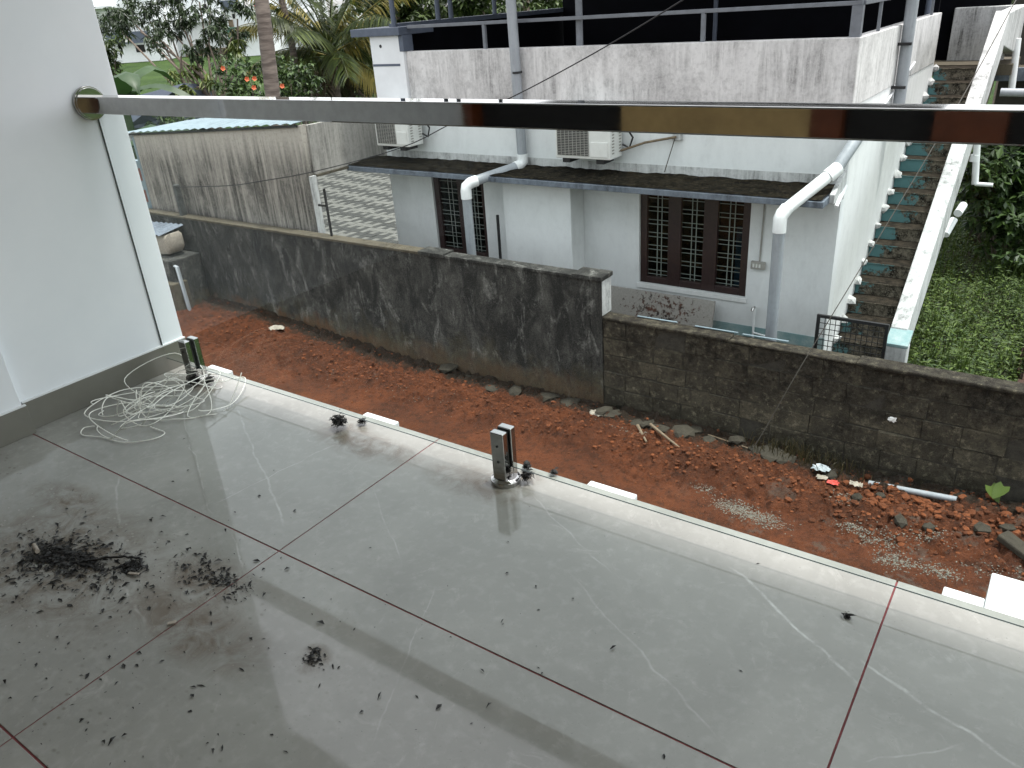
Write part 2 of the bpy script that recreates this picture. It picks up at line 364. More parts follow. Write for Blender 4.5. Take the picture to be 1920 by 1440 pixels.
ACW = simple('ac_ivory_casing', S((214, 214, 210)), .45, var=.05)
ACG = simple('ac_grey_grille', S((150, 148, 142)), .6, var=.15, sc=16)
BLACKM = simple('black_metal', S((24, 24, 26)), .55, var=.3)
BLACKW = simple('black_cable', S((22, 22, 24)), .6)
GREYW = simple('grey_wire', S((70, 66, 60)), .6)
BLUETIN = m_grime('pale_blue_tin', S((124, 138, 146)), S((72, 84, 90)), .7, (3, 3, 3), 9, rough=.45, bump=.05)
WOODI = simple('brown_door_wood', S((96, 48, 22)), .4, var=.25, sc=9)
TANI = simple('tan_panel', S((176, 148, 98)), .6, var=.15, sc=4)
DARKI = simple('dark_room', S((20, 19, 18)), .8)  # near-black colour stands in for unlit rooms behind openings
TWINE = simple('white_plastic_twine', S((222, 222, 214)), .4, var=.08)
MUD = simple('black_wet_litter', S((16, 14, 11)), .7, var=.5, sc=40)
PAPER = simple('torn_paper', S((150, 142, 130)), .9, var=.15, sc=30)
ROCK = m_grime('grey_stone', S((62, 58, 50)), S((24, 22, 19)), .9, (6, 6, 6), 30)
STICK = simple('bleached_stick', S((112, 98, 80)), .9, var=.25, sc=20)
PAVL = simple('pale_paver', S((96, 95, 90)), .85, var=.18, sc=9)
PAVD = simple('dark_paver', S((50, 50, 47)), .85, var=.2, sc=9)
BARK = simple('grey_bark', S((112, 100, 90)), .9, var=.3, sc=20, bump=.5)
def m_palmbark():
    m = MT('ringed_palm_bark', .9)
    ring = m.noise(1, 4, .6, m.scale((2, 2, 14)))
    m.col(m.mix(m.rng(ring, .4, .62), S((70, 61, 55)), S((108, 98, 90)))); m.bump(ring, .4, .02); return m.m
PALMB = m_palmbark()
L_MANGO = m_leaf('mango_leaf', S((26, 38, 22)), S((60, 80, 42))); L_YOUNG = m_leaf('young_mango_leaf', S((72, 88, 30)), S((104, 114, 48)))
L_BAN = m_leaf('banana_leaf', S((36, 60, 30)), S((66, 92, 48))); L_PALM = m_leaf('palm_leaflet', S((40, 56, 24)), S((100, 112, 52)))
L_DRY = m_leaf('dry_frond', S((70, 60, 46)), S((114, 100, 80))); L_HIB = m_leaf('hibiscus_leaf', S((28, 48, 20)), S((78, 102, 44)))
L_TREE = m_leaf('dense_leaf', S((28, 44, 20)), S((80, 98, 44))); L_WEED = m_leaf('weed_leaf', S((34, 58, 18)), S((98, 118, 40)), .6)
L_YEL = m_leaf('yellow_frond', S((104, 100, 44)), S((150, 136, 64)))
FLOWER = simple('orange_petal', S((214, 112, 74)), .6, var=.2, sc=30)
def m_field():
    m = MT('meadow', .95, spec=.1)
    c = m.mix(m.rng(m.noise(.16, 7, .65), .35, .66), S((40, 58, 28)), S((66, 86, 42)))
    c = m.mix(m.rng(m.noise(3, 6, .7), .45, .7, 0., .6), c, S((36, 52, 24)))
    m.col(c); m.bump(m.noise(5, 6, .7), .8, .2); return m.m
FIELD = m_field(); YARD = simple('yard_earth', S((60, 55, 42)), .95, var=.3, sc=4, bump=.4)

# ================================================================== terrain
g = G(); v = [g.bm.verts.new(p) for p in ((-600, -300, GZ-.06), (600, -300, GZ-.06), (600, 700, GZ-.06), (-600, 700, GZ-.06))]; g.bm.faces.new(v)
tag(g.done('ground', FIELD), kind='structure')
g = G(); v = [g.bm.verts.new(p) for p in ((-9.2, 7.1, GZ-.02), (-.2, 7.1, GZ-.02), (-.2, 15, GZ-.02), (-9.2, 15, GZ-.02))]; g.bm.faces.new(v)
tag(g.done('yard_ground', YARD), kind='structure')
def hsoil(x, y):
    z = -2.74+.05*fr(x*.5, y*.8, 3)+.02*fr(x*2.2, y*2.2, 1)
    rid = math.exp(-((y-6.3-.12*fr(x*.7, 2, 5))/.22)**2)
    z += rid*(.07+.06*fr(x*1.3, 9, 2))
    rough = min(1, max(0.12, (y-5.75-.25*fr(x*.6, 4, 4))/.25))
    z += rough*(.05*fr(x*6, y*6, 2)+.034*fr(x*15, y*15, 6)+.016*fr(x*33, y*33, 8))+.006*fr(x*24, y*24, 3)
    if x < -7: z += min(1, (-7-x)/3)*.20*max(0, (y-5.6)/1.2)
    if x > -.6 : z += .10*math.exp(-((y-6.75)/.2)**2)*min(1, (x+.6)/.5)
    return z
V, F = [], []
xs = [-14+.6*i for i in range(5)]+[-11.2+.019*i for i in range(740)]; xs = [x for x in xs if x < 2.8]
ys = [-1, 2, 4, 4.8]+[5.3+.019*i for i in range(97)]
for y in ys:
    for x in xs: V.append((x, y, hsoil(x, y)))
nx = len(xs)
for j in range(len(ys)-1):
    for i in range(nx-1): a = j*nx+i; F.append((a, a+1, a+1+nx, a+nx))
tag(pyd('soil_path', V, F, SOIL, smooth=True), kind='structure')

# ================================================================== own balcony
bf = tag(thing('balcony_floor', (0, 0, 0), None, None), kind='structure')
for k in ('label', 'category'):
    if k in bf: del bf[k]
gx = [-5.005, -3.395, -1.785, -.175, 1.435, 3.045]; gy = [-1.255, -.455, .345, 1.145, 1.925]; gap = .0023
for i in range(5):
    for j in range(4):
        if i == 0: continue
        G().box(max(gx[i], -3.388)+gap, gx[i+1]-gap, gy[j]+gap, gy[j+1]-(gap if j < 3 else 0), -.012, 0).done('floor_tile', TILE, bf, .0012)
G().box(-3.38, 3.04, -1.2, 1.921, -.02, -.0022).done('grout', GROUT, bf)
G().box(-4.2, 3.2, -1.3, 1.90, -.16, -.0205).done('slab', WHITEP, bf)
# unseen wall added under the slab to stop light leaking onto the soil
lw = thing('light_leak_wall', (0, 1.5, GZ), 'unseen white wall added below the balcony slab to stop light leaking', 'wall')
G().box(-4.2, 3.2, 1.40, 1.55, GZ, -.162).done('plaster', WHITEW, lw)
# left pillar wall
bw = thing('balcony_wall', (-3.36, 1.5, 0), 'smooth white plastered wall with grey skirting at the left balcony end', 'wall')
G().box(-3.70, -3.36, 1.148, 1.925, -.16, 2.948).done('pillar', WHITEW, bw, .004)
G().box(-3.70, -3.325, -.62, 1.1475, -.16, 2.948).done('plaster', WHITEW, bw, .003)
sk = G().box(-3.3595, -3.349, 1.160, 1.929, 0.0005, .125).done('skirting_tile', SKIRT, bw, .0015)
G().box(-3.3595, -3.350, 1.161, 1.928, .1252, .131).done('skirting_joint', WHITEP, sk)
sk = G().box(-3.3245, -3.313, -.6, 1.1595, 0.0005, .125).done('skirting_tile', SKIRT, bw, .0015)
G().box(-3.3245, -3.314, -.6, 1.1585, .1252, .131).done('skirting_joint', WHITEP, sk)
G().box(-3.349, -3.3135, 1.150, 1.1598, 0.0006, .1245).done('skirting_return', SKIRT, bw, .001)
# ceiling above and room behind (seen in the polished rail and floor)
rf = thing('balcony_ceiling', (0, 1, 2.95), 'white concrete slab forming the balcony ceiling', 'ceiling')
G().box(-3.72, 3.2, -.75, 2.13, 2.95, 3.12).done('slab', WHITEW, rf)
bk = thing('room_front', (-1, -.7, 0), 'room front with brown door frames behind the balcony', 'wall')
for a, b, mt, nm, d in ((-3.325, -3.24, WOODI, 'door_frame', 0), (-3.24, -2.18, DARKI, 'dark_opening', -.1), (-2.18, -1.13, TANI, 'panel', 0), (-1.13, -.98, WOODI, 'door_frame', .02), (-.98, -.58, DARKI, 'dark_opening', -.05),  # dark openings are near-black boxes painted as the unlit room
                     (-.58, -.29, WOODI, 'door_frame', .02), (-.29, .9, DARKI, 'dark_opening', -.05), (.9, 1.1, WOODI, 'door_frame', .02), (1.1, 3.2, TANI, 'panel', 0)):
    G().box(a+.001, b-.001, -.75, -.62+d, .001, 2.35).done(nm, mt, bk)
G().box(-3.325, 3.2, -.75, -.625, 2.352, 2.949).done('lintel', WHITEW, bk)
# white fins under the slab edge
for i, (a, b, c, top) in enumerate(((-3.33, -3.17, 2.02, -.05), (-2.265, -2.085, 2.02, -.05), (-1.18, -1.0, 2.02, -.05), (-.07, .03, 2.03, -.05))):
    lab = ['white cement ledge block at slab edge below the left wall', 'white cement ledge block behind the small dark clump', 'white cement ledge block right of the steel clamp', 'low white ledge block beside the large white one'][i]
    tag(G().box(a, b, 1.9005, c, -.5, top).done('ledge_block', WHITEP, None, .004), lab, 'ledge', 'white ledge blocks')
tag(G().box(.0315, .42, 1.9005, 2.135, -.6, -.035).done('ledge_block', WHITEP, None, .004), 'large white square ledge block at the lower right edge', 'ledge', 'white ledge blocks')
# glass balustrade
gb = thing('glass_balustrade', (-1, 1.81, .068), 'clear frameless glass balustrade panel under the steel handrail', 'glass panel')
G().box(-3.352, -.5+3.4, 1.804, 1.816, .068, 1.1715).done('pane', GLASS, gb)
EDGE = simple('dark_glass_edge', S((30, 40, 40)), .2)
G().box(-3.352, 2.9, 1.809, 1.8115, .0658, .0678).done('bottom_edge', EDGE, gb)
G().box(-3.3595, -3.3525, 1.808, 1.811, .131, 1.1715).done('wall_seal', EDGE, gb)
hr = thing('handrail', (-3.36, 1.81, 1.17), 'polished rectangular stainless steel handrail fixed to the white wall', 'handrail')
G().box(-3.34, 3.0, 1.775, 1.845, 1.172, 1.237).done('rail', STEEL, hr, .004)
fl = G().cyl((-3.3598, 1.79, 1.212), (-3.342, 1.79, 1.212), .066, 40).cyl((-3.344, 1.79, 1.212), (-3.337, 1.79, 1.212), .060, 40).done('wall_flange', STEEL, hr, .002, True)
# clamps (spigots)
def spigot(x, label):
    t = thing('glass_clamp', (x, 1.81, 0), label, 'clamp', 'steel glass clamps')
    g = G().cyl((x, 1.81, .0006), (x, 1.81, .017), .052, 36); g.tube([(x, 1.81, .017), (x, 1.81, .024)], [.050, .040], 36); g.done('base_flange', STEEL, t, .001, True)
    G().box(x-.026, x+.026, 1.774, 1.800, .022, .205).done('front_plate', STEEL, t, .003)
    G().box(x-.026, x+.026, 1.820, 1.846, .022, .205).done('back_plate', STEEL, t, .003)
    G().box(x-.0255, x+.0255, 1.8002, 1.8198, .022, .064).done('foot_block', STEEL, t)
    G().box(x-.0245, x+.0245, 1.8002, 1.8036, .0692, .203).box(x-.0245, x+.0245, 1.8164, 1.8198, .0692, .203).done('gasket', DARKSTEEL, t)
    for z in (.155, .095): G().cyl((x, 1.7745, z), (x, 1.7725, z), .0045, 12).done('screw', DARKSTEEL, t)
    return t
sp = spigot(-1.392, 'upright steel glass clamp standing alone near the middle of the edge')
s2 = copy_tree(sp, (-1.735, 0, 0), 'steel glass clamp in the corner beside the white wall')

# twine heap
def catmull(P, n=8):
    out = []
    for i in range(len(P)-3):
        a, b, c, d = P[i:i+4]
        for k in range(n):
            t = k/n; out.append(.5*((2*b)+(c-a)*t+(2*a-5*b+4*c-d)*t*t+(3*b-a-3*c+d)*t**3))
    return out
q = random.Random(11); tw = thing('twine_heap', (-3.05, 1.55, 0), 'tangled heap of thin white plastic twine by the skirting', 'twine')
for k in range(11):
    P = []; a0 = q.uniform(0, 6.28); cx, cy = q.gauss(-3.0, .07), q.gauss(1.58, .08); rx, ry = q.uniform(.05, .17), q.uniform(.10, .24); th = q.uniform(-.5, .5)
    for i in range(int(q.uniform(10, 18))):
        a = a0+i*.9; s_ = 1+q.gauss(0, .25); px, py = rx*s_*math.cos(a), ry*s_*math.sin(a)
        P.append(Vector((max(-3.335, cx+px*math.cos(th)-py*math.sin(th)), min(1.87, cy+px*math.sin(th)+py*math.cos(th)), max(.006, .035+.05*math.sin(a*1.3+k)+q.gauss(0, .02)))))
    G().tube(catmull(P), .0021, 5).done('strand', TWINE, tw, smooth=True)
tail = [(-2.98, 1.45, .01), (-2.90, 1.42, .008), (-2.80, 1.42, .006), (-2.80, 1.36, .006), (-2.88, 1.29, .006), (-3.0, 1.27, .006), (-3.10, 1.24, .006), (-3.14, 1.27, .012), (-3.12, 1.31, .008), (-3.1, 1.33, .006)]
G().tube(catmull([Vector(p) for p in tail]), .0021, 5).done('strand', TWINE, tw, smooth=True)
# dark clumps of wet leaves and mud
def flakes(V, F, c, n, spread, size, q, zmax=.004, flat=.8):
    for _ in range(n):
        x, y, z = c[0]+q.gauss(0, spread[0]), c[1]+q.gauss(0, spread[1]), c[2]+abs(q.gauss(0, zmax))
        L = size*min(2.6, .3+q.expovariate(1.5)); W_ = min(.011, L*q.uniform(.18, .6)); a = q.uniform(0, 6.28); tl = q.uniform(-1, 1)*(1-flat)
        ux, uy = math.cos(a), math.sin(a); k = len(V); bend = L*q.uniform(.05, .3)
        for s_, t_, h in ((-1, 0, 0), (-.2, -1, bend), (1, .1, 0), (.1, 1, bend)):
            V.append((x+ux*L*s_*.5-uy*W_*t_*.5, y+uy*L*s_*.5+ux*W_*t_*.5, max(c[2]*.3+.0008, z+h+tl*L*s_*.5)))
        F.append((k, k+1, k+2, k+3))
for c, s_, n, lab in (((-3.09, 1.765, .018), .022, 110, 'black muddy clump at the foot of the corner clamp'), ((-3.03, 1.80, .015), .016, 60, 'small black muddy clump just right of the corner clamp'),
                    ((-2.19, 1.80, .02), .021, 130, 'round black clump of wet litter midway along the edge'), ((-2.13, 1.862, .008), .010, 30, 'tiny dark clump by the second white ledge block'),
                    ((-1.325, 1.835, .02), .013, 60, 'dark leaf clump standing right of the middle clamp'), ((-1.37, 1.905, .008), .010, 30, 'tiny dark crumb under the glass behind the middle clamp'), ((-1.27, 1.918, .006), .008, 20, 'tiny dark crumb on the slab lip right of the middle clamp'),
                    ((-.255, 1.715, .002), .006, 9, 'small black crumb on the tile at the right')):
    V, F = [], []; q = random.Random(len(lab)); flakes(V, F, c, n*4, (s_*.6, s_*.6), .012, q, s_*.8, .1)
    tag(pyd('litter_clump', V, F, MUD), lab, 'litter', 'litter clumps')
q = random.Random(5); V, F = [], []
for c, n, sp_, sz in (((-2.40, .755, 0), 380, (.035, .022), .015), ((-2.28, .80, 0), 240, (.05, .014), .014), ((-2.125, .865, 0), 130, (.014, .012), .012), ((-2.36, .765, 0), 420, (.12, .05), .016), ((-2.25, .80, 0), 260, (.12, .05), .015), ((-2.42, .72, 0), 160, (.05, .06), .016), ((-2.13, .862, 0), 90, (.022, .022), .014), ((-1.87, .955, 0), 170, (.08, .035), .013), ((-1.80, .97, 0), 70, (.05, .02), .012), ((-2.0, .93, 0), 60, (.25, .07), .013), ((-2.1, .72, 0), 130, (.40, .20), .011),
                     ((-1.6, .62, 0), 90, (.45, .25), .012), ((-1.35, .89, 0), 40, (.022, .016), .013), ((-2.3, .5, 0), 70, (.35, .2), .012), ((-1.5, 1.05, 0), 60, (.5, .25), .010), ((-.6, 1.4, 0), 16, (.6, .3), .009)):
    flakes(V, F, c, int(n*1.2), sp_, sz*.9, q, .0025, .85)
tag(pyd('leaf_litter', V, F, MUD), 'scattered black leaf crumbs and mud flakes on the floor tiles', 'litter', kind='stuff')
P = [Vector(p) for p in ((-2.30, .77, .008), (-2.26, .80, .012), (-2.20, .85, .014), (-2.14, .885, .012), (-2.10, .88, .010), (-2.09, .85, .008), (-2.11, .83, .006))]
tag(G().tube([p+Vector((random.gauss(0, .0025), random.gauss(0, .0025), 0)) for p in catmull([P[0]]+P+[P[-1]])], .0036, 6).done('muddy_twig', MUD, smooth=True), 'curved black muddy twig lying in the leaf litter', 'twig')
tag(G().cyl((-2.50, .75, .012), (-2.44, .735, .02), .007, 10).done('cigarette_stub', PAPER, smooth=True), 'short pale stub lying in the black litter', 'stub')
tag(G().obox((-2.08, .84, .008), (.035, .008, .003), Matrix.Rotation(.4, 3, 'Z')).done('paper_sliver', PAPER), 'white sliver at the curled end of the muddy twig', 'scrap')
tag(G().obox((-1.79, .775, .005), (.022, .010, .003), Matrix.Rotation(.9, 3, 'Z')).done('paper_sliver', PAPER), 'white sliver beside the red tile joint', 'scrap')

# ================================================================== boundary walls
pw = thing('plaster_boundary_wall', (-8, 7.07, GZ), 'long blackened plaster boundary wall behind the red soil', 'wall')
G().box(-13.5, -4.05, 7.0, 7.14, GZ-.3, -1.268).done('plaster', OLDW, pw, .006)
G().box(-13.5, -6.45, 6.985, 7.16, -1.267, -1.232).done('coping', CONC, pw, .006)
G().box(-6.449, -6.05, 6.97, 7.19, -1.267, -1.215).done('coping', OLDW, pw, .006)
G().box(-6.049, -4.26, 6.985, 7.16, -1.267, -1.232).done('coping', OLDW, pw, .006)
pr_ = G().box(-4.049, -3.905, 7.002, 7.22, GZ-.3, -1.268).done('end_pier', OLDW, pw, .006)
G().box(-3.9045, -3.900, 7.01, 7.21, -1.66, -1.27).done('painted_strip', STAIRW, pw)
G().box(-4.259, -3.89, 6.98, 7.24, -1.267, -1.215).done('pier_cap', OLDW, pw, .008)
bwl = thing('block_wall', (-1, 7.07, GZ), 'low mossy concrete block wall right of the plaster boundary wall', 'wall')
G().box(-3.902, 2.9, 7.021, 7.16, GZ-.3, -1.70).done('mortar', MORTAR, bwl)
q = random.Random(3)
shared = []
for k in range(6):
    g = G(); L, H = .318, .196
    g.box(-L/2, L/2, -.045, .05, -H/2, H/2)
    bmesh.ops.bevel(g.bm, geom=g.bm.edges[:], offset=.005, segments=1, affect='EDGES')
    for v in g.bm.verts: v.co += Vector((q.gauss(0, .0045), q.gauss(0, .004), q.gauss(0, .0045)))
    me = bpy.data.meshes.new('block'); g.bm.to_mesh(me); g.bm.free(); me.materials.append(BLOCK); shared.append(me)
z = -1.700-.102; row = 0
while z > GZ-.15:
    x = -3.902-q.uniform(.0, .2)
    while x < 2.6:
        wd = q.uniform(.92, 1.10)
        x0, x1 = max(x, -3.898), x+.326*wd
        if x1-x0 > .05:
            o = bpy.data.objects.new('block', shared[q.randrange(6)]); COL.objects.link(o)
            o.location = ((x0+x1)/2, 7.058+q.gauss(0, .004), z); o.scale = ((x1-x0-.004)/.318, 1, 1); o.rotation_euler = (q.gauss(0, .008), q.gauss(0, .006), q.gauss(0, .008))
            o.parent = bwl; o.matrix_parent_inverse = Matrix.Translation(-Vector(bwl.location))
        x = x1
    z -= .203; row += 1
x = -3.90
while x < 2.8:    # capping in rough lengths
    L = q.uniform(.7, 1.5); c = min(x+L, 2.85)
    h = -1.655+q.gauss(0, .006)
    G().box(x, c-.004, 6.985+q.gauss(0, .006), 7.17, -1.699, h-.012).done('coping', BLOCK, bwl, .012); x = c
for a, b in ((-3.55, -3.1), (-2.9, -2.45), (-2.4, -1.95)):
    tag(G().obox(((a+b)/2, 7.155, -1.650), (b-a, .022, .006), Matrix.Rotation(.03, 3, 'Z')).done('tin_strip', BLUETIN), {-3.55: 'pale tin strip on the block wall nearest the pier', -2.9: 'pale tin strip on the block wall in front of the stone slab end', -2.4: 'pale tin strip on the block wall by the right drain pipe'}[a], 'tin strip', 'tin strips on the wall')
# posts on the boundary wall
tag(G().box(-11.44, -11.36, 7.03, 7.11, -2.0, -.76).done('concrete_post', simple('old_post', S((72, 74, 72)), .9, var=.3, sc=14), None, .006), 'grey concrete fence post at the left end of the boundary wall', 'post')
ap = thing('angle_post', (-8.09, 7.10, -1.23), 'thin rusty angle iron post on the boundary wall beside the patio', 'post')
G().box(-8.105, -8.065, 7.09, 7.096, -1.24, -.60).box(-8.105, -8.099, 7.0965, 7.13, -1.24, -.60).done('upright', BLACKM, ap)
G().box(-8.25, -8.1052, 7.092, 7.10, -.84, -.81).done('cross_arm', BLACKM, ap)

# ================================================================== annex with tin roof
an = thing('annex_wall', (-10.6, 7.3, GZ), 'tall rain streaked plaster wall of the annex left of the house', 'wall')
def ztop(x): return -.075+(x+12.62)/(12.62-8.58)*.235
xsn = [-12.62, -11.62, -10.55, -9.45, -8.58]
for a, b in zip(xsn, xsn[1:]):
    G().prism([(a+.002, 7.30, GZ-.2), (b-.002, 7.30, GZ-.2), (b-.002, 7.30, ztop(b)), (a+.002, 7.30, ztop(a))], (0, .10, 0)).done('wall_panel', ANNEX, an)
G().box(-8.578, -8.545, 7.298, 7.402, GZ-.2, -.51).done('end_strip', STAIRW, an)
G().box(-12.68, -12.622, 7.296, 7.40, GZ-.2, -.12).done('end_strip', BLUETIN, an)
G().box(-8.62, -8.548, 7.402, 8.85, -.50, .150).done('side_wall', ANNEX2, an, .004)
G().box(-8.61, -8.52, 7.405, 8.40, -.53, -.502).done('side_ledge', CONC, an)
tr_ = thing('tin_roof', (-10.6, 7.9, .2), 'pale blue sloping tin roof on the annex', 'roof')
V, F = [], []; n = 60
for i in range(n+1):
    t = i/n; x = -12.75+(12.75-8.62)*t
    for j in (0, 1): V.append((x, 7.24+1.15*j, ztop(x)+.035+.012*math.sin(i*2.1)+(.012+.20*t)*j*(1-.75*max(0, (t-.72)/.28))))
for i in range(n): a = i*2; F.append((a, a+2, a+3, a+1))
o = pyd('sheet', V, F, BLUETIN, tr_); sm_ = o.modifiers.new('s', 'SOLIDIFY'); sm_.thickness = .004
G().prism([(-12.72, 7.268, ztop(-12.72)-.02), (-8.62, 7.268, ztop(-8.62)-.02), (-8.62, 7.268, ztop(-8.62)+.012), (-12.72, 7.268, ztop(-12.72)+.012)], (0, .025, 0)).done('trim', BLACKM, tr_)
G().box(-12.90, -12.76, 7.2, 7.5, -.19, -.06).done('gutter_end', PVCW, tr_, .01)

# ================================================================== neighbour's house
def wall_grid(xs, zs, holes, y0, y1):
    g = G()
    xs, zs = sorted(set(xs)), sorted(set(zs))
    def solid(i, j):
        if not (0 <= i < len(xs)-1 and 0 <= j < len(zs)-1): return False
        cx, cz = (xs[i]+xs[i+1])/2, (zs[j]+zs[j+1])/2
        return not any(h[0] < cx < h[1] and h[2] < cz < h[3] for h in holes)
    q = lambda *p: g.bm.faces.new([g.bm.verts.new(a) for a in p])
    for i in range(len(xs)-1):
        for j in range(len(zs)-1):
            if not solid(i, j): continue
            a, b, c, d = xs[i], xs[i+1], zs[j], zs[j+1]
            q((a, y0, c), (b, y0, c), (b, y0, d), (a, y0, d)); q((a, y1, c), (a, y1, d), (b, y1, d), (b, y1, c))
            if not solid(i-1, j): q((a, y0, c), (a, y0, d), (a, y1, d), (a, y1, c))
            if not solid(i+1, j): q((b, y0, c), (b, y1, c), (b, y1, d), (b, y0, d))
            if not solid(i, j-1): q((a, y0, c), (a, y1, c), (b, y1, c), (b, y0, c))
            if not solid(i, j+1): q((a, y0, d), (b, y0, d), (b, y1, d), (a, y1, d))
    bmesh.ops.remove_doubles(g.bm, verts=g.bm.verts, dist=1e-5)
    return g
hs = thing('house', (-5, 8.6, GZ), 'white single storey neighbour house with stained parapet and grey sunshade', 'house')
W1 = (-4.255, -2.887, -1.827, -.585); W2 = (-7.52, -6.60, -1.83, -.585)
XR, XL, YF, YB = -1.95, -8.32, 8.60, 13.1
wall_grid([XL, XR]+[v for w_ in (W1, W2) for v in w_[:2]], [GZ-.1, .30]+[v for w_ in (W1, W2) for v in w_[2:]], [W1, W2], YF, YF+.18).done('front_wall', HOUSEB, hs)
G().box(XR-.16, XR, YF+.181, YB, GZ-.1, .30).done('side_wall', HOUSEW, hs)
G().box(XL, XL+.16, YF+.181, YB, GZ-.1, .30).done('side_wall', HOUSEW, hs)
G().box(XL+.161, XR-.161, YB-.16, YB, GZ-.1, .10).done('back_wall', HOUSEW, hs)
G().box(XL+.161, XR-.161, YF+.181, YB-.161, .06, .20).done('roof_slab', CONC, hs)
G().box(-7.72, XR+.004, YF-.012, YF+.13, .301, .94).done('parapet', PARAP, hs, .008)
G().box(XR-.126, XR+.006, YF+.131, YB-.02, .301, .94).done('parapet', PARAP, hs, .008)
G().box(-8.31, -7.721, YF-.06, YF+.13, .301, 1.146).done('corner_pillar', WHITEP, hs, .006)
G().box(-8.30, -7.80, YF-.0635, YF-.0605, .765, .795).done('pillar_stripe', GREYP, hs)
G().cyl((-8.12, YF-.0605, 1.02), (-8.12, YF-.064, 1.02), .022, 14).done('vent_hole', BLACKM, hs)
G().box(-8.40, -7.70, YF-.12, YF+.10, .24, .300).done('pillar_ledge', STAIRW, hs, .006)
G().box(-8.60, -7.71, YF-.12, YF+.60, 1.1465, 1.245).done('pillar_cap', GREYP, hs, .006)
G().box(-7.78, -7.70, YF-.065, YF+.132, .945, 1.146).done('cap_leg', GREYP, hs, .004)
g = G().prism([(-8.56, 8.0, -.565), (-8.56, YF-.001, -.565), (-8.56, YF-.001, -.47), (-8.56, 8.0, -.50)], (6.585, 0, 0)); g.done('sunshade', FASCIA, hs, .006)
V, F = [], []; nX, nY = 160, 16
for j in range(nY+1):
    for i in range(nX+1):
        x, y = -8.545+6.555*i/nX, 8.012+.585*j/nY
        V.append((x, y, -.490+.03*j/nY+.018*max(0, .35+fr(x*2.2, y*5, 2))*(1 if 0 < j else .3)+.008*fr(x*9, y*9, 1)))
for j in range(nY):
    for i in range(nX): a = j*(nX+1)+i; F.append((a, a+1, a+nX+2, a+nX+1))
pyd('moss_layer', V, F, MOSST, hs, True)
G().prism([(-1.974, 8.2, -.56), (-1.974, 8.6, -.60), (-1.974, 8.6, -.30), (-1.974, 8.2, -.47)], (.05, 0, 0)).done('sunshade_return', STAIRW, hs, .006)
G().box(XL+.1, XR-.03, YF-.004, YF-.0005, -.47, -.36).done('cement_skirt', STAIRW, hs)
G().box(-6.05, -5.03, 8.28, YF-.0005, GZ, -.566).done('wall_projection', HOUSEB, hs, .008)
G().box(-5.02, XR+.001, YF-.008, YF-.0005, GZ, -2.17).done('plinth_band', TEAL, hs)
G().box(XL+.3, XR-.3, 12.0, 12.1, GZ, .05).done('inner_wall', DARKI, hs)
def window(W, cols, name_frac):
    x0, x1, z0, z1 = W; w_ = x1-x0
    wn_ = G()
    y0, y1 = YF+.035, YF+.095
    edges = [0]+[v for c in cols for v in c]+[1]
    for a, b in zip(edges[::2], edges[1::2]): wn_.box(x0+a*w_, x0+b*w_, y0, y1, z0, z1)
    fw = wn_
    for a, b in cols:
        fw.box(x0+a*w_+.0005, x0+b*w_-.0005, y0+.001, y1, z0, z0+.085).box(x0+a*w_+.0005, x0+b*w_-.0005, y0+.001, y1, z1-.08, z1)
    win = fw.done('window', WOODF, hs, .006)
    for a, b in cols:
        xa, xb = x0+a*w_, x0+b*w_
        G().box(xa, xb, YF+.085, YF+.089, z0+.085, z1-.08).done('pane', WINGL, win)
        g = G(); zz = z0+.11
        while zz < z1-.1:
            for d in (0, .052): g.box(xa, xb, YF+.066, YF+.071, zz+d, zz+d+.007)
            zz += .158
        for t in (.42, .62): g.box(xa+(xb-xa)*t, xa+(xb-xa)*t+.010, YF+.072, YF+.078, z0+.08, z1-.08)
        g.done('grille', GRILL, win)
    G().box(x0-.02, x1+.02, YF-.02, YF-.0006, z0-.06, z0-.002).done('sill', HOUSEW, win, .004)
    return win
window(W1, ((.065, .265), (.385, .59), (.715, .93)), 'a')
window(W2, ((.10, .46), (.60, .92)), 'b')
tag(G().box(-3.10, -2.98, 8.785, 8.80, -1.80, -1.05).done('blue_curtain', BLUEB), 'blue cloth hanging inside the right window pane', 'curtain')
# terrace railing and canopy
rr = thing('roof_railing', (-5, YF, .94), 'low grey painted pipe railing along the roof parapet', 'railing')
G().box(-7.69, -1.97, YF+.03, YF+.075, 1.218, 1.258).done('top_rail', RAILP, rr, .004)
for x in (-6.43, -3.55): G().box(x-.02, x+.02, YF+.032, YF+.072, .941, 1.2175).done('post', RAILP, rr)
G().box(-2.06, -1.96, YF+.02, YF+.09, .941, 1.2175).done('post', RAILP, rr)
G().box(-1.99, -1.95, YF+.08, 12.9, 1.218, 1.258).done('side_rail', RAILP, rr, .004)
for y in (9.4, 10.9, 12.4): G().box(-1.985, -1.955, y, y+.03, .941, 1.2175).done('post', RAILP, rr)
cp = thing('roof_canopy', (-5, 11, .2), 'post canopy on the house terrace under an unseen added roof sheet', 'canopy')
for i, (x, y) in enumerate(((-5.10, 8.72), (-8.02, 8.75), (-8.02, 9.7), (-8.02, 10.0), (-8.02, 11.1), (-2.1, 12.9), (-5.1, 12.9))):
    G().cyl((x, y, .94 if i == 0 else (1.24 if x < -8 else .2)), (x, y, 2.62), .035 if i else .042, 12).done('post', GREYP if i else RAILP, cp, smooth=True)
G().box(-8.14, -8.03, 8.8, 13.2, .20, 1.22).done('side_screen', SHADEBLK, cp)
G().box(-8.16, -7.99, 8.8, 13.2, 1.221, 1.285).done('side_beam', GREYP, cp)
G().box(-8.0, -2.0, 13.12, 13.2, .20, 2.6).done('shade_screen', SHADEBLK, cp)
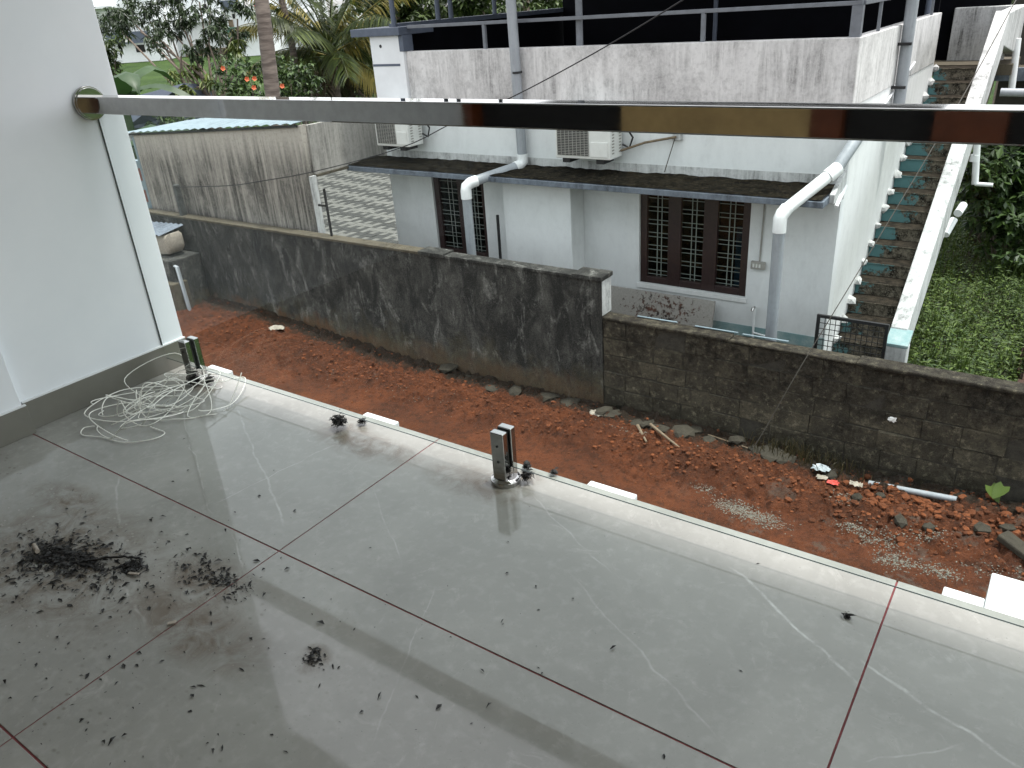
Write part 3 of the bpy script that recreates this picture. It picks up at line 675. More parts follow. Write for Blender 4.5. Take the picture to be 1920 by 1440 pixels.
G().prism([(-8.4, 8.3, 2.62), (-1.7, 8.3, 2.62), (-1.7, 13.5, 2.75), (-8.4, 13.5, 2.75)], (0, 0, .02)).done('roof_sheet', SHADEBLK, cp)  # out of view, added to block sky light from the terrace

G().box(-5.0, -1.25, 14.21, 14.25, .20, 2.6).done('shade_screen', SHADEBLK, cp)  # black sheet stands in for the dark back of the terrace
# drain pipes
def pipe(root, name, pts, r, mat, n=18): return G().tube(pts, r, n).done(name, mat, root, smooth=True)
dp = thing('drain_pipe', (-6.25, 7.8, GZ), 'grey drain pipe with white elbow crossing the left window', 'pipe')
pipe(dp, 'upper_pipe', [(-5.86, 8.50, -.36), (-5.90, 8.50, 1.7)], .062, PVCG)
pipe(dp, 'elbow', [(-5.86, 8.50, -.30), (-5.86, 8.50, -.40), (-5.875, 8.45, -.435), (-5.90, 8.38, -.448)], .070, PVCW)
pipe(dp, 'cross_pipe', [(-5.89, 8.40, -.445), (-6.20, 7.86, -.545)], .062, PVCG)
pipe(dp, 'elbow', [(-6.17, 7.91, -.537), (-6.215, 7.83, -.553), (-6.245, 7.79, -.59), (-6.25, 7.78, -.64), (-6.25, 7.78, -.74)], .070, PVCW)
pipe(dp, 'lower_pipe', [(-6.25, 7.78, -.72), (-6.25, 7.78, GZ)], .060, PVCG)
for z in (.15, .66): pipe(dp, 'clamp_ring', [(-5.865, 8.50, z), (-5.866, 8.50, z+.025)], .066, BLACKM)
dp = thing('drain_pipe', (-2.31, 7.8, GZ), 'white elbowed drain pipe near the right house corner', 'pipe')
pipe(dp, 'lower_pipe', [(-2.305, 7.8, GZ), (-2.32, 7.8, -.70)], .060, PVCG)
pipe(dp, 'elbow', [(-2.32, 7.8, -.78), (-2.32, 7.8, -.64), (-2.31, 7.82, -.60), (-2.28, 7.87, -.55)], .068, PVCW)
pipe(dp, 'cross_pipe', [(-2.29, 7.86, -.565), (-1.985, 8.33, -.265)], .062, PVCW)
pipe(dp, 'elbow', [(-2.03, 8.26, -.31), (-1.96, 8.37, -.24)], .072, PVCW)
pipe(dp, 'upper_pipe', [(-1.975, 8.345, -.255), (-1.86, 8.58, .02), (-1.83, 8.75, .10)], .060, PVCG)
dp = thing('drain_pipe', (-1.85, 10.45, .0), 'tall grey rain pipe strapped to the side wall by the stairs', 'pipe')
pipe(dp, 'stack', [(-1.865, 10.5, -.1), (-1.865, 10.42, 1.7)], .065, PVCG)
for z in (.27, .73): G().box(-1.949, -1.80, 10.36, 10.40, z, z+.03).done('clamp_ring', BLACKM, dp)
wp = thing('wall_conduit', (-1.94, 8.7, -.5), 'thin white conduit running up the house side wall', 'pipe')
pipe(wp, 'tube', [(-1.93, 8.62, -.46), (-1.93, 8.62, -.12), (-1.93, 8.68, -.07), (-1.93, 9.9, .12), (-1.93, 11.5, .45)], .013, PVCW, 8)
pipe(wp, 'tail', [(-1.90, 8.2, -.585), (-1.91, 8.4, -.52), (-1.92, 8.62, -.47)], .02, PVCW, 8)
# AC units
def ac(x0, x1, yf, z0, h, label):
    t = thing('air_conditioner', ((x0+x1)/2, yf+.17, z0), label, 'air conditioner', 'outdoor air conditioner units')
    G().box(x0, x1, yf+.003, yf+.30, z0, z0+h).done('casing', ACW, t, .012)
    xg = x0+(x1-x0)*.62
    G().box(x0+.03, xg, yf-.001, yf+.002, z0+.035, z0+h-.03).done('fan_recess', BLACKM, t)
    g = G(); n = 26
    for i in range(n+1): zz = z0+.036+(h-.068)*i/n; g.box(x0+.03, xg, yf-.010, yf-.0065, zz, zz+.006)
    for i in range(9): xx = x0+.03+(xg-x0-.036)*i/8; g.box(xx, xx+.006, yf-.0063, yf-.0015, z0+.035, z0+h-.03)
    g.done('grille', ACG, t)
    G().box(xg+.02, x1-.03, yf-.006, yf+.0025, z0+.03, z0+.20).done('service_panel', ACW, t, .004)
    for x in (x0+.08, x1-.2): G().box(x, x+.10, yf+.03, yf+.28, z0-.055, z0-.001).done('foot', BLACKM, t)
    for y in (yf+.05, yf+.22):
        g = G()
        for i in range(12): g.box(x1+.0005, x1+.004, y, y+.05, z0+.06+i*.035, z0+.075+i*.035)
        g.done('side_louvre', ACG, t)
    pipe(t, 'hose', [(x1+.02, yf+.2, z0+.30), (x1+.10, yf+.24, z0+.32), (x1+.15, yf+.28, z0+.22), (x1+.10, yf+.29, z0+.10), (x1+.02, yf+.27, z0+.14)], .012, BLACKM, 8)
    return t
ac(-5.20, -4.46, 8.25, -.27, .56, 'ivory air conditioner outdoor unit above the sunshade near the house middle')
ac(-8.10, -7.50, 8.20, -.235, .54, 'ivory air conditioner outdoor unit at the left house end by the annex')
tb = thing('pipe_bracket', (-4.1, 8.5, -.3), 'slanting rusty drain tube on a wall bracket right of the air conditioner', 'bracket')
pipe(tb, 'tube', [(-4.45, 8.50, -.20), (-4.15, 8.52, -.10), (-3.78, 8.55, -.03)], .014, STICK, 8)
pipe(tb, 'strut', [(-3.80, 8.56, -.05), (-3.90, 8.52, -.42)], .006, GREYW, 6)
G().box(-3.83, -3.72, 8.56, 8.599, -.07, .04).done('plate', STAIRW, tb, .004)
# electric box, tap pipe, stone slab
eb = thing('switch_box', (-2.75, 8.56, -1.4), 'small grey switch box with conduit right of the window', 'switch box')
G().box(-2.835, -2.675, 8.555, 8.5985, -1.455, -1.365).done('box', ACG, eb, .006)
for x in (-2.80, -2.765, -2.73): G().box(x-.010, x+.010, 8.549, 8.5545, -1.43, -1.39).done('switch', ACW, eb)
pipe(eb, 'conduit', [(-2.745, 8.588, -1.365), (-2.735, 8.588, -.57)], .009, ACG, 8)
tp = thing('water_pipe', (-2.75, 8.56, -2.4), 'short white water pipe on the wall below the switch box', 'pipe')
pipe(tp, 'riser', [(-2.74, 8.56, -2.7), (-2.755, 8.56, -1.93), (-2.755, 8.56, -1.90)], .014, PVCW, 8)
pipe(tp, 'tap', [(-2.755, 8.56, -1.91), (-2.755, 8.50, -1.905), (-2.755, 8.48, -1.93)], .016, STEEL, 8)
pipe(tp, 'branch', [(-2.74, 8.545, -2.22), (-2.42, 8.545, -2.26)], .011, PVCW, 8)
M_ = Matrix.Rotation(R(-12), 3, 'X')
tag(G().obox((-3.95, 8.38, -2.36), (1.50, .04, .98), M_).done('stone_slab', SLABM, None, .004), 'speckled grey stone slab leaning below the right window', 'slab')
tag(G().cyl((-6.12, 8.22, GZ), (-6.13, 8.24, -1.05), .02, 10).done('black_rod', BLACKM, smooth=True), 'black rod leaning beside the white wall projection', 'rod')

# ================================================================== staircase
st = thing('staircase', (-1.55, 8.2, GZ), 'steep outside staircase with peeling teal risers beside the house', 'staircase')
q = random.Random(9)
NS = 20; Y0, Z0, RUN, RISE = 8.28, -2.845, .257, .1605
for k in range(NS):
    y, z = Y0+RUN*k, Z0+RISE*k
    G().box(XR+.004, -1.205, y+.016, y+RUN+.014, z-.16, z-.002).done('step', STEP, st, .006)
    G().box(XR+.005, -1.205, y-.004, y+RUN+.015, z-.0015, z+.016).done('tread', STEP, st, .007)
    if k > 2: G().rock((XR+.02, y+.005, z+.015), .062, .9, k, .35).done('cement_dab', STAIRW, st)
G().prism([(XR+.004, Y0+.1, GZ-.1), (XR+.004, Y0+RUN*NS, Z0+RISE*NS-.40), (XR+.004, Y0+RUN*NS, Z0+RISE*NS-.17), (XR+.004, Y0+.1, Z0-.10)], (.745, 0, 0)).done('waist_slab', CONC, st)
zl = Z0+RISE*(NS-1)+.028; yl = Y0+RUN*NS
G().box(XR-.4, -1.02, yl+.016, yl+1.15, zl-.14, zl+.002).done('landing', CONC, st)
def pz(y): return -1.76+(y-7.82)*.655
yt = 12.0
G().prism([(-1.20, 7.97, pz(7.97)-.50), (-1.20, yt, pz(yt)-.48), (-1.20, yt, pz(yt)), (-1.20, 7.97, pz(7.97))], (.155, 0, 0)).done('stair_parapet', STAIRW, st, .012)
G().prism([(-1.20, yt+.001, pz(yt)-.40), (-1.20, 14.2, .30), (-1.20, 14.2, .95), (-1.20, yt+.001, .95)], (.155, 0, 0)).done('landing_parapet', STAIRW, st, .012)
G().box(-1.93, -1.201, 14.05, 14.2, zl, .95).done('landing_wall', STAIRW, st, .01)
po = G().box(-1.195, -1.0, 7.80, 7.968, GZ-.1, -1.80).done('newel_post', STAIRW, st, .012)
G().prism([(-1.20, 7.795, -1.799), (-.995, 7.795, -1.799), (-.995, 7.98, -1.70), (-1.20, 7.98, -1.70)], (0, 0, .03)).done('newel_cap', TEAL, st, .004)
gt = thing('gate', (-1.5, 7.7, GZ), 'black square mesh gate standing at the foot of the stairs', 'gate')
g = G(); X0, X1, ZT = -1.845, -1.175, -1.545
g.box(X0, X0+.03, 7.70, 7.73, GZ, ZT).box(X1-.03, X1, 7.70, 7.73, GZ, ZT).box(X0+.0305, X1-.0305, 7.70, 7.73, ZT-.03, ZT).box(X0+.0305, X1-.0305, 7.70, 7.73, GZ+.05, GZ+.08); g.done('frame', BLACKM, gt)
for i in range(1, 12): x = X0+.03+(X1-X0-.06)*i/12; G().box(x-.003, x+.003, 7.712, 7.718, GZ+.08, ZT-.03).done('vertical_bar', BLACKM, gt)
for i in range(1, 20): z = ZT-.03-i*.06; G().box(X0+.03, X1-.03, 7.7185, 7.7240, z-.003, z+.003).done('horizontal_bar', BLACKM, gt)

# ================================================================== patio pavers
V, F, MI = [], [], []
for i in range(64):
    for j in range(46):
        x, y = -18.6+.235*i*.62, 9.6+.2*j+.0
        wv = .10 if (i % 2) else -.10
        dark = ((j+(i//6)) % 4) < 2
        x0, x1, y0, y1 = x+.003, x+.1427, y+.004, y+.196
        k = len(V); h = GZ+.035+random.gauss(0, .002)
        V += [(x0, y0+wv*.9, h), (x1, y0-wv*.0+wv*.9, h), (x1, y1+wv*.9, h), (x0, y1+wv*.9, h)]+[(x0, y0+wv*.9, h-.04), (x1, y0+wv*.9, h-.04), (x1, y1+wv*.9, h-.04), (x0, y1+wv*.9, h-.04)]
        F += [(k, k+1, k+2, k+3), (k+4, k+5, k+1, k), (k+5, k+6, k+2, k+1), (k+6, k+7, k+3, k+2), (k+7, k+4, k, k+3)]; MI += [1 if dark else 0]*5
o = pyd('patio_pavers', V, F, [PAVL, PAVD], None, False, MI); tag(o, 'patio of interlocking pale and dark striped pavers', 'paving', kind='stuff')
g = G(); v = [g.bm.verts.new(p) for p in ((-19.2, 9.2, GZ-.01), (-8.3, 9.2, GZ-.01), (-8.3, 19.4, GZ-.01), (-19.2, 19.4, GZ-.01))]; g.bm.faces.new(v)
tag(g.done('patio_bed', YARD), kind='structure')

# ================================================================== cables
def cable(name, pts, r, mat, label):
    tag(G().tube(catmull([Vector(pts[0])]+[Vector(p) for p in pts]+[Vector(pts[-1])], 6), r, 6).done(name, mat, smooth=True), label, 'cable')
def onY(x, y, Y):
    d = RT*((x-960)/FPX)+UP*((720-y)/FPX)+f; return Vector((0, 0, CAMZ))+d*(Y/d.y)
cable('overhead_cable', [onY(330, 351, 7.06), onY(430, 348, 7.12), onY(500, 338, 7.18), onY(578, 324, 7.26), onY(690, 296, 7.7), onY(775, 268, 7.9), onY(850, 230, 7.9), onY(960, 182, 7.8), onY(1110, 102, 7.5), onY(1280, 0, 7.2), onY(1420, -95, 7.0)], .0065, BLACKW, 'black overhead cable sagging across the house front')
cable('stay_wire', [onY(1405, 852, 6.66), onY(1440, 795, 6.72), onY(1500, 690, 6.85), onY(1617, 497, 7.3), onY(1800, 190, 8.2), onY(1905, 0, 9.0), onY(2000, -170, 9.8)], .0045, GREYW, 'thin grey stay wire rising from the soil past the stairs')

# ================================================================== soil dressing
def hz(x, y): return hsoil(x, y)
q = random.Random(21)
IC = bmesh.new(); bmesh.ops.create_icosphere(IC, subdivisions=1, radius=1); IV = [v.co.copy() for v in IC.verts]; IF = [[v.index for v in f_.verts] for f_ in IC.faces]; IC.free()
OV = [Vector(p) for p in ((1, 0, 0), (-1, 0, 0), (0, 1, 0), (0, -1, 0), (0, 0, 1), (0, 0, -1))]; OF = [(0, 2, 4), (2, 1, 4), (1, 3, 4), (3, 0, 4), (2, 0, 5), (1, 2, 5), (3, 1, 5), (0, 3, 5)]
def scatter(V, F, n, fx, fy, fs, base=(IV, IF)):
    for _ in range(n):
        x, y, s_ = fx(), fy(), fs(); k = len(V); ax = (q.uniform(.7, 1.3), q.uniform(.7, 1.3), q.uniform(.5, .9)); a = q.uniform(0, 6.28); ca, sa = math.cos(a), math.sin(a); z = hz(x, y)
        for p in base[0]:
            j = q.uniform(.78, 1.2); px, py = p.x*ax[0]*s_*j, p.y*ax[1]*s_*j
            V.append((x+px*ca-py*sa, y+px*sa+py*ca, z+s_*.25+p.z*ax[2]*s_*j))
        F += [tuple(k+i for i in f_) for f_ in base[1]]
V, F = [], []
scatter(V, F, 2600, lambda: q.uniform(-11, 1.2), lambda: min(6.95, max(5.5, q.gauss(6.35, .22))), lambda: min(.032, abs(q.gauss(.007, .007))+.005))
scatter(V, F, 500, lambda: q.uniform(-1.2, 1.3), lambda: min(6.95, q.gauss(6.5, .2)), lambda: min(.05, abs(q.gauss(.014, .012))+.008))
scatter(V, F, 11000, lambda: q.uniform(-11, 1.2), lambda: q.uniform(5.4, 6.95), lambda: q.uniform(.003, .009), (OV, OF))
tag(pyd('soil_clods', V, F, CLOD), 'loose red soil clods along the path', 'soil', kind='stuff')
V, F = [], []
for cx, cy, sx, sy, n in ((-1.85, 5.80, .13, .06, 420), (-1.6, 5.74, .10, .05, 160), (-.95, 5.98, .10, .05, 160), (-.72, 5.95, .12, .06, 240), (-.55, 5.72, .10, .05, 200), (-.25, 5.75, .08, .04, 120), (-.4, 6.1, .08, .04, 90), (-2.25, 5.95, .06, .04, 60), (-1.1, 6.35, .08, .05, 70), (.1, 5.95, .12, .08, 90), (-3.2, 6.5, .3, .06, 70), (-6.3, 6.1, .8, .1, 60)):
    scatter(V, F, n*2, lambda: q.gauss(cx, sx), lambda: q.gauss(cy, sy), lambda: q.uniform(.003, .009), (OV, OF))
tag(pyd('gravel', V, F, GRAVEL), 'spilled pale grey gravel patches on the red soil', 'gravel', kind='stuff')
ORD = ['first', 'second', 'third', 'fourth', 'fifth', 'sixth', 'seventh', 'eighth', 'ninth', 'tenth', 'eleventh', 'twelfth']
rx = [-3.8+.185*i+q.uniform(-.07, .07) for i in range(12)]; lx = [-4.25-.36*i+q.uniform(-.12, .12) for i in range(6)]
for side, lst in (('right', rx), ('left', lx)):
    for i, x in enumerate(lst):
        y = q.uniform(6.76, 6.92); s_ = q.uniform(.07, .14)
        tag(G().rock((x, y, hz(x, y)+.005), s_, .38, i+50+len(lst), .25).done('stone', ROCK), 'grey rubble stone, %s %s of the wall pier along the wall foot' % (ORD[i], side), 'stone', 'rubble stones along the wall foot')
for i, (x, y, s_, sq) in enumerate(((-1.02, 6.42, .06, .7), (-.62, 6.18, .07, .6), (-.42, 6.2, .05, .6), (-.05, 6.35, .08, .6), (-1.33, 6.75, .10, .5), (.12, 6.55, .06, .7), (-.85, 6.52, .05, .6))):
    tag(G().rock((x, y, hz(x, y)+.02), s_, sq, i+90, .25).done('stone', ROCK), ['small stone left of the grey pipe in the right heap', 'grey stone in the middle of the right soil heap', 'small flat stone right of the middle heap stone', 'large grey stone beside the squared broken block', 'flat dark stone under the grey plastic scrap', 'small stone near the taro plant', 'small stone left of the buried pipe end'][i], 'stone', 'broken stones in the right heap')
tag(G().obox((.22, 6.22, hz(.22, 6.22)+.05), (.30, .13, .06), Matrix.Rotation(-.5, 3, 'Z') @ Matrix.Rotation(.2, 3, 'Y')).done('broken_block', ROCK, None, .015), 'squared broken block at the right frame edge on the soil', 'block')
tag(G().tube([(-1.0, 6.80, hz(-1.0, 6.8)-.006), (-.28, 6.74, hz(-.28, 6.74)-.02)], .028, 14).done('plastic_pipe', PVCG, smooth=True), 'grey plastic pipe half buried along the block wall foot', 'pipe')
def scrap(name, c, size, mat, label, cat, seed):
    qq = random.Random(seed); V, F = [], []; n = 6
    for j in range(n+1):
        for i in range(n+1):
            u, v_ = i/n-.5, j/n-.5
            V.append((c[0]+u*size*(1+qq.uniform(-.15, .15)), c[1]+v_*size*.7*(1+qq.uniform(-.15, .15)), c[2]+size*.18*qq.random()))
    for j in range(n):
        for i in range(n):
            if (i in (0, n-1) and j in (0, n-1)) and qq.random() < .7: continue
            a = j*(n+1)+i; F.append((a, a+1, a+n+2, a+n+1))
    o = pyd(name, V, F, mat); md = o.modifiers.new('s', 'SOLIDIFY'); md.thickness = .002; return tag(o, label, cat)
scrap('paper_scrap', (-9.0, 6.60, hz(-9, 6.6)+.03), .24, PAPER, 'crumpled pale paper lying on the soil heap at the left', 'paper', 1)
scrap('paper_scrap', (-3.82, 6.70, hz(-3.82, 6.7)+.03), .16, PAPER, 'torn pale paper by the wall pier foot', 'paper', 2)
scrap('plastic_scrap', (-1.38, 6.62, hz(-1.38, 6.62)+.03), .10, PAPER, 'cream plastic scrap on the heap left of the red one', 'scrap', 3)
scrap('plastic_scrap', (-1.27, 6.58, hz(-1.27, 6.58)+.03), .10, simple('red_plastic', S((196, 72, 62)), .5), 'small red plastic scrap on the soil heap', 'scrap', 4)
scrap('plastic_scrap', (-1.08, 6.62, hz(-1.08, 6.62)+.03), .11, PAPER, 'pale upright scrap right of the red one', 'scrap', 5)
scrap('plastic_scrap', (-1.42, 6.73, hz(-1.42, 6.73)+.06), .16, simple('grey_plastic', S((150, 158, 162)), .4), 'grey plastic sheet scrap near the wall foot', 'scrap', 6)
o = scrap('paper_scrap', (0, 0, 0), .07, simple('white_paper', S((238, 238, 236)), .9), 'small white paper stuck on the block wall', 'paper', 7)
o.rotation_euler = (R(90), 0, 0); o.location = (-.92, 6.975, -2.15)
for i, (a, b, lab) in enumerate((((-3.28, 6.62), (-3.05, 6.36), 'short bleached stick left of the long one'), ((-3.18, 6.72), (-2.72, 6.42), 'long bleached stick slanting on the soil'), ((-2.6, 6.88), (-2.15, 6.80), 'thin twig near the stay wire foot'))):
    tag(G().tube([(a[0], a[1], hz(*a)+.06), (b[0], b[1], hz(*b)+.03)], [.018, .010] if i < 2 else .006, 7).done('stick', STICK), lab, 'stick', 'sticks on the soil')
# dry grass tuft and taro plant at the block wall foot
V, F = [], []
for _ in range(260):
    x, y = q.gauss(-1.65, .26), 6.86+q.gauss(0, .07); z = hz(x, min(y, 6.98)); L = q.uniform(.06, .24); a = q.uniform(0, 6.28); l = q.uniform(.1, .9)
    k = len(V); dx, dy = math.cos(a)*L*l, math.sin(a)*L*l*.5; wd = .003
    V += [(x-wd, y, z), (x+wd, y, z), (x+dx*.5+wd, y+dy*.5, z+L*.7), (x+dx*.5-wd, y+dy*.5, z+L*.7), (x+dx, y+dy, z+L*.8)]; F += [(k, k+1, k+2, k+3), (k+3, k+2, k+4)]
tag(pyd('dry_grass', V, F, m_leaf('dry_grass_blade', S((40, 42, 22)), S((96, 84, 54)))), 'straggly dry grass at the foot of the block wall', 'grass', kind='stuff')
ta = thing('taro_plant', (-.03, 6.93, -2.72), 'young taro plant with broad green leaves by the block wall', 'plant')
def heart_leaf(root, c, L, yaw, tilt, mat, nm='leaf'):
    pts = [(0, 0), (.32, -.18), (.46, .1), (.38, .45), (.18, .8), (0, 1.0), (-.18, .8), (-.38, .45), (-.46, .1), (-.32, -.18)]
    M2 = Matrix.Rotation(yaw, 3, 'Z') @ Matrix.Rotation(tilt, 3, 'X'); V = [Vector(c)+M2 @ Vector((0, .35*L, -.03*L))]+[Vector(c)+M2 @ Vector((a*L, b*L, .10*L*abs(a))) for a, b in pts]
    pyd(nm, V, [(0, i+1, (i+1) % 10+1) for i in range(10)], mat, root, True)
for i, (dx, dz, yw, ln) in enumerate(((-.03, .17, .9, .15), (.06, .20, -.6, .14), (.0, .13, 2.2, .11))):
    b0 = Vector((-.03, 6.90, -2.70)); e = b0+Vector((dx, -.04, dz)); heart_leaf(ta, e, ln, yw+math.pi, -.75, L_WEED); pipe(ta, 'stalk', [b0, (b0+e)/2+Vector((0, .01, .02)), e], .005, L_WEED, 6)
# left end junk
sk_ = thing('cement_sack', (-11.45, 6.7, -1.8), 'pale bulging sack at the far left end of the boundary wall', 'sack')
g = G(); bmesh.ops.create_uvsphere(g.bm, u_segments=20, v_segments=12, radius=1)
for v in g.bm.verts:
    n_ = v.co.copy(); v.co = Vector((math.copysign(abs(n_.x)**.4, n_.x)*.24, math.copysign(abs(n_.y)**.45, n_.y)*.15, math.copysign(abs(n_.z)**.4, n_.z)*.15+.10*n_.x))*(1+.08*fr(n_.x*3, n_.y*3, n_.z*3))+Vector((-11.42, 6.72, -1.60))
g.done('sack_body', PAPER, sk_, smooth=True)
ld = thing('rubble_stack', (-11.5, 6.7, GZ), 'low concrete water point with a tap pipe left of the soil', 'stand')
G().box(-12.2, -11.05, 6.45, 6.98, GZ, -1.765).done('plinth', OLDW, ld, .02)
G().box(-11.35, -11.0, 6.35, 6.62, GZ, -2.10).done('step_block', CONC, ld, .02)
pipe(ld, 'pipe', [(-11.2, 6.5, -2.2), (-11.2, 6.5, -1.88), (-11.14, 6.5, -1.84), (-11.0, 6.5, -1.86), (-10.95, 6.5, -2.7)], .03, PVCG, 10)
V, F = [], []
for i in range(33):
    for j in range(2): V.append((-12.3+1.02*i/32, 6.5+.45*j, -1.44+.10*i/32*.4+.012*math.sin(i*1.5)+.06*j))
for i in range(32): F.append((2*i, 2*i+2, 2*i+3, 2*i+1))
o = pyd('tin_sheet', V, F, FASCIA); md = o.modifiers.new('s', 'SOLIDIFY'); md.thickness = .003
tag(o, 'grey blue corrugated tin sheet lying above the sack at the left', 'tin sheet')
pb = thing('gate_wall', (-15.5, 9.3, GZ), 'pale blue wall with brown slatted panels beyond the annex', 'wall')
G().box(-17.5, -13.6, 9.3, 9.42, GZ, -1.05).done('plaster', BLUETIN, pb)
for i in range(4):
    for j in range(3): G().box(-16.2+i*.55, -15.85+i*.55, 9.27, 9.2995, -1.45-j*.45, -1.2-j*.45).done('panel', simple('brown_slat', S((110, 62, 52)), .7) if (i+j) == 0 else bpy.data.materials['brown_slat'], pb)

# ================================================================== vegetation
def leaf_quad(V, F, p, d, L, W_, up=Vector((0, 0, 1)), droop=.3):
    d = d.normalized(); s_ = d.cross(up)
    s_ = s_.normalized() if s_.length > 1e-4 else Vector((1, 0, 0))
    k = len(V); m_ = p+d*L*.5+Vector((0, 0, -droop*L*.15)); t = p+d*L+Vector((0, 0, -droop*L*.5))
    V += [p, m_+s_*W_*.5, t, m_-s_*W_*.5]; F.append((k, k+1, k+2, k+3))
def limb(g, p, d, L, r, q, n=5, bend=.25):
    pts = [p.copy()]; c = p.copy(); dd = d.normalized()
    for i in range(n):
        dd = (dd+Vector((q.gauss(0, bend), q.gauss(0, bend), q.gauss(0, bend)*.6))*.5).normalized(); c = c+dd*L/n; pts.append(c.copy())
    g.tube(pts, [r*(1-.6*i/n) for i in range(n+1)], 7); return pts
def crown(name, root, centers, nper, L, W_, mat, q, droop=.5, cl=8):
    V, F = [], []
    for c, rad in centers:
        for _ in range(nper):
            v = Vector((q.gauss(0, 1), q.gauss(0, 1), q.gauss(0, 1))).normalized()*rad*(q.random()**.4)
            p = c+Vector((v.x, v.y, v.z*.8))
            for _ in range(cl):
                leaf_quad(V, F, p, Vector((q.gauss(0, 1), q.gauss(0, 1), q.gauss(-.25, .6))), L*q.uniform(.6, 1.2), W_*q.uniform(.7, 1.2), droop=droop)
    return pyd(name, V, F, mat, root)
# mango tree (open crown)
q = random.Random(31); D = 24
b = along(400, 190, D); b.z = GZ-.05
mt = thing('mango_tree', b, 'open crowned mango tree with bare lower branches behind the annex', 'tree')
g = G(); tr0 = limb(g, b, Vector((-.05, 0, 1)), 2.6, .10, q, 5, .08); tips = []
tg = [(385, 60), (340, 95), (290, 60), (250, 50), (330, 15), (410, 25), (440, 60), (300, 5), (230, 20), (370, -20), (425, 90), (350, 45), (270, 20), (395, -5), (445, 20), (320, 55), (208, 38)]
for px, py in tg:
    e = along(px, py, D+q.uniform(-1.2, 1.2)); s0 = tr0[q.choice((2, 3, 4, 5))]; mid = (s0+e)/2+Vector((q.gauss(0, .2), q.gauss(0, .2), q.uniform(-.5, -.1)))
    g.tube(catmull([s0, s0, mid, e, e], 5), [.045-.0023*i for i in range(15)], 6); tips.append(e)
g.done('trunk', BARK, mt, smooth=True)
cs = [(e+Vector((q.gauss(0, .25), q.gauss(0, .25), q.gauss(0, .2))), q.uniform(.3, .55)) for e in tips for _ in range(2)]
crown('crown', mt, cs, 17, .21, .055, L_MANGO, q, 1.0, 10)
for c_ in [(along(330, 140, D-.5), .25), (along(395, 150, D-.6), .28), (along(435, 85, D-.5), .3), (along(360, 130, D), .2), (along(345, 165, D-1), .25)]: tag(crown('young_shoots', mt, [c_], 8, .30, .07, L_YOUNG, q, 1.2, 8), kind='stuff')
# banana plants
def banana(name, base, leaves, label, q):
    t = thing(name, base, label, 'banana plant')
    pipe(t, 'stem', [base, Vector(base)+Vector((.03, 0, 1.2)), Vector(base)+Vector((0, 0, 2.0))], .10, L_BAN, 10); top = Vector(base)+Vector((0, 0, 1.9))
    for az, L, lift in leaves:
        V, F = [], []; n = 12; d = Vector((math.cos(az), math.sin(az), 0)); s_ = Vector((-d.y, d.x, 0))
        for i in range(n+1):
            u = i/n; c = top+d*L*(u*.95)+Vector((0, 0, lift*math.sin(u*2.2)*L*.55-u*u*.25*L)); wd = .30*math.sin(math.pi*min(1, .08+u*.95))**.6
            V += [c+s_*wd+Vector((0, 0, -.10+q.gauss(0, .02))), c, c-s_*wd+Vector((0, 0, -.10+q.gauss(0, .02)))]
        for i in range(n):
            a = i*3; F += [(a, a+3, a+4, a+1), (a+1, a+4, a+5, a+2)]
        pyd('leaf', V, F, L_BAN, t, True)
    for i in range(5):
        a = q.uniform(0, 6.28); V, F = [], []
        for k in range(6): c = top+Vector((math.cos(a)*.35*k/5, math.sin(a)*.35*k/5, -.1-.25*k)); V += [c+Vector((.08, .03, 0)), c-Vector((.08, .03, 0))]
        for k in range(5): F.append((2*k, 2*k+1, 2*k+3, 2*k+2))
        pyd('dry_leaf', V, F, L_DRY, t)
    return t
b = along(225, 170, 21); b.z = along(235, 175, 21).z-2.0; banana('banana_plant', Vector((b.x, b.y, b.z)), [(-.3, 2.0, .8), (.5, 2.2, .4), (1.6, 1.8, .9), (2.7, 1.7, .7), (-1.3, 1.8, .6), (3.9, 1.6, .5)], 'banana plant with broad drooping leaves beside the white wall', q)
b = along(262, 262, 19); b.z -= 2.0; banana('banana_plant', Vector((b.x, b.y, b.z)), [(-.2, 1.6, .6), (.9, 1.6, .5), (2.2, 1.5, .6), (3.6, 1.4, .5), (-1.2, 1.5, .4)], 'dark banana plant just below the handrail behind the tin roof', q)
# tall palm trunk
b = along(492, 190, 15.5); b.z = GZ-.05; t_ = along(487, -30, 15.5)
pt = thing('palm_trunk', b, 'tall bare ringed palm trunk rising behind the annex', 'tree')
pts = [b.lerp(t_, i/30) for i in range(40)]; rs = [.165-.001*i+(.006 if i % 2 else 0) for i in range(40)]
G().tube(pts, rs, 16).done('trunk', PALMB, pt, smooth=True)
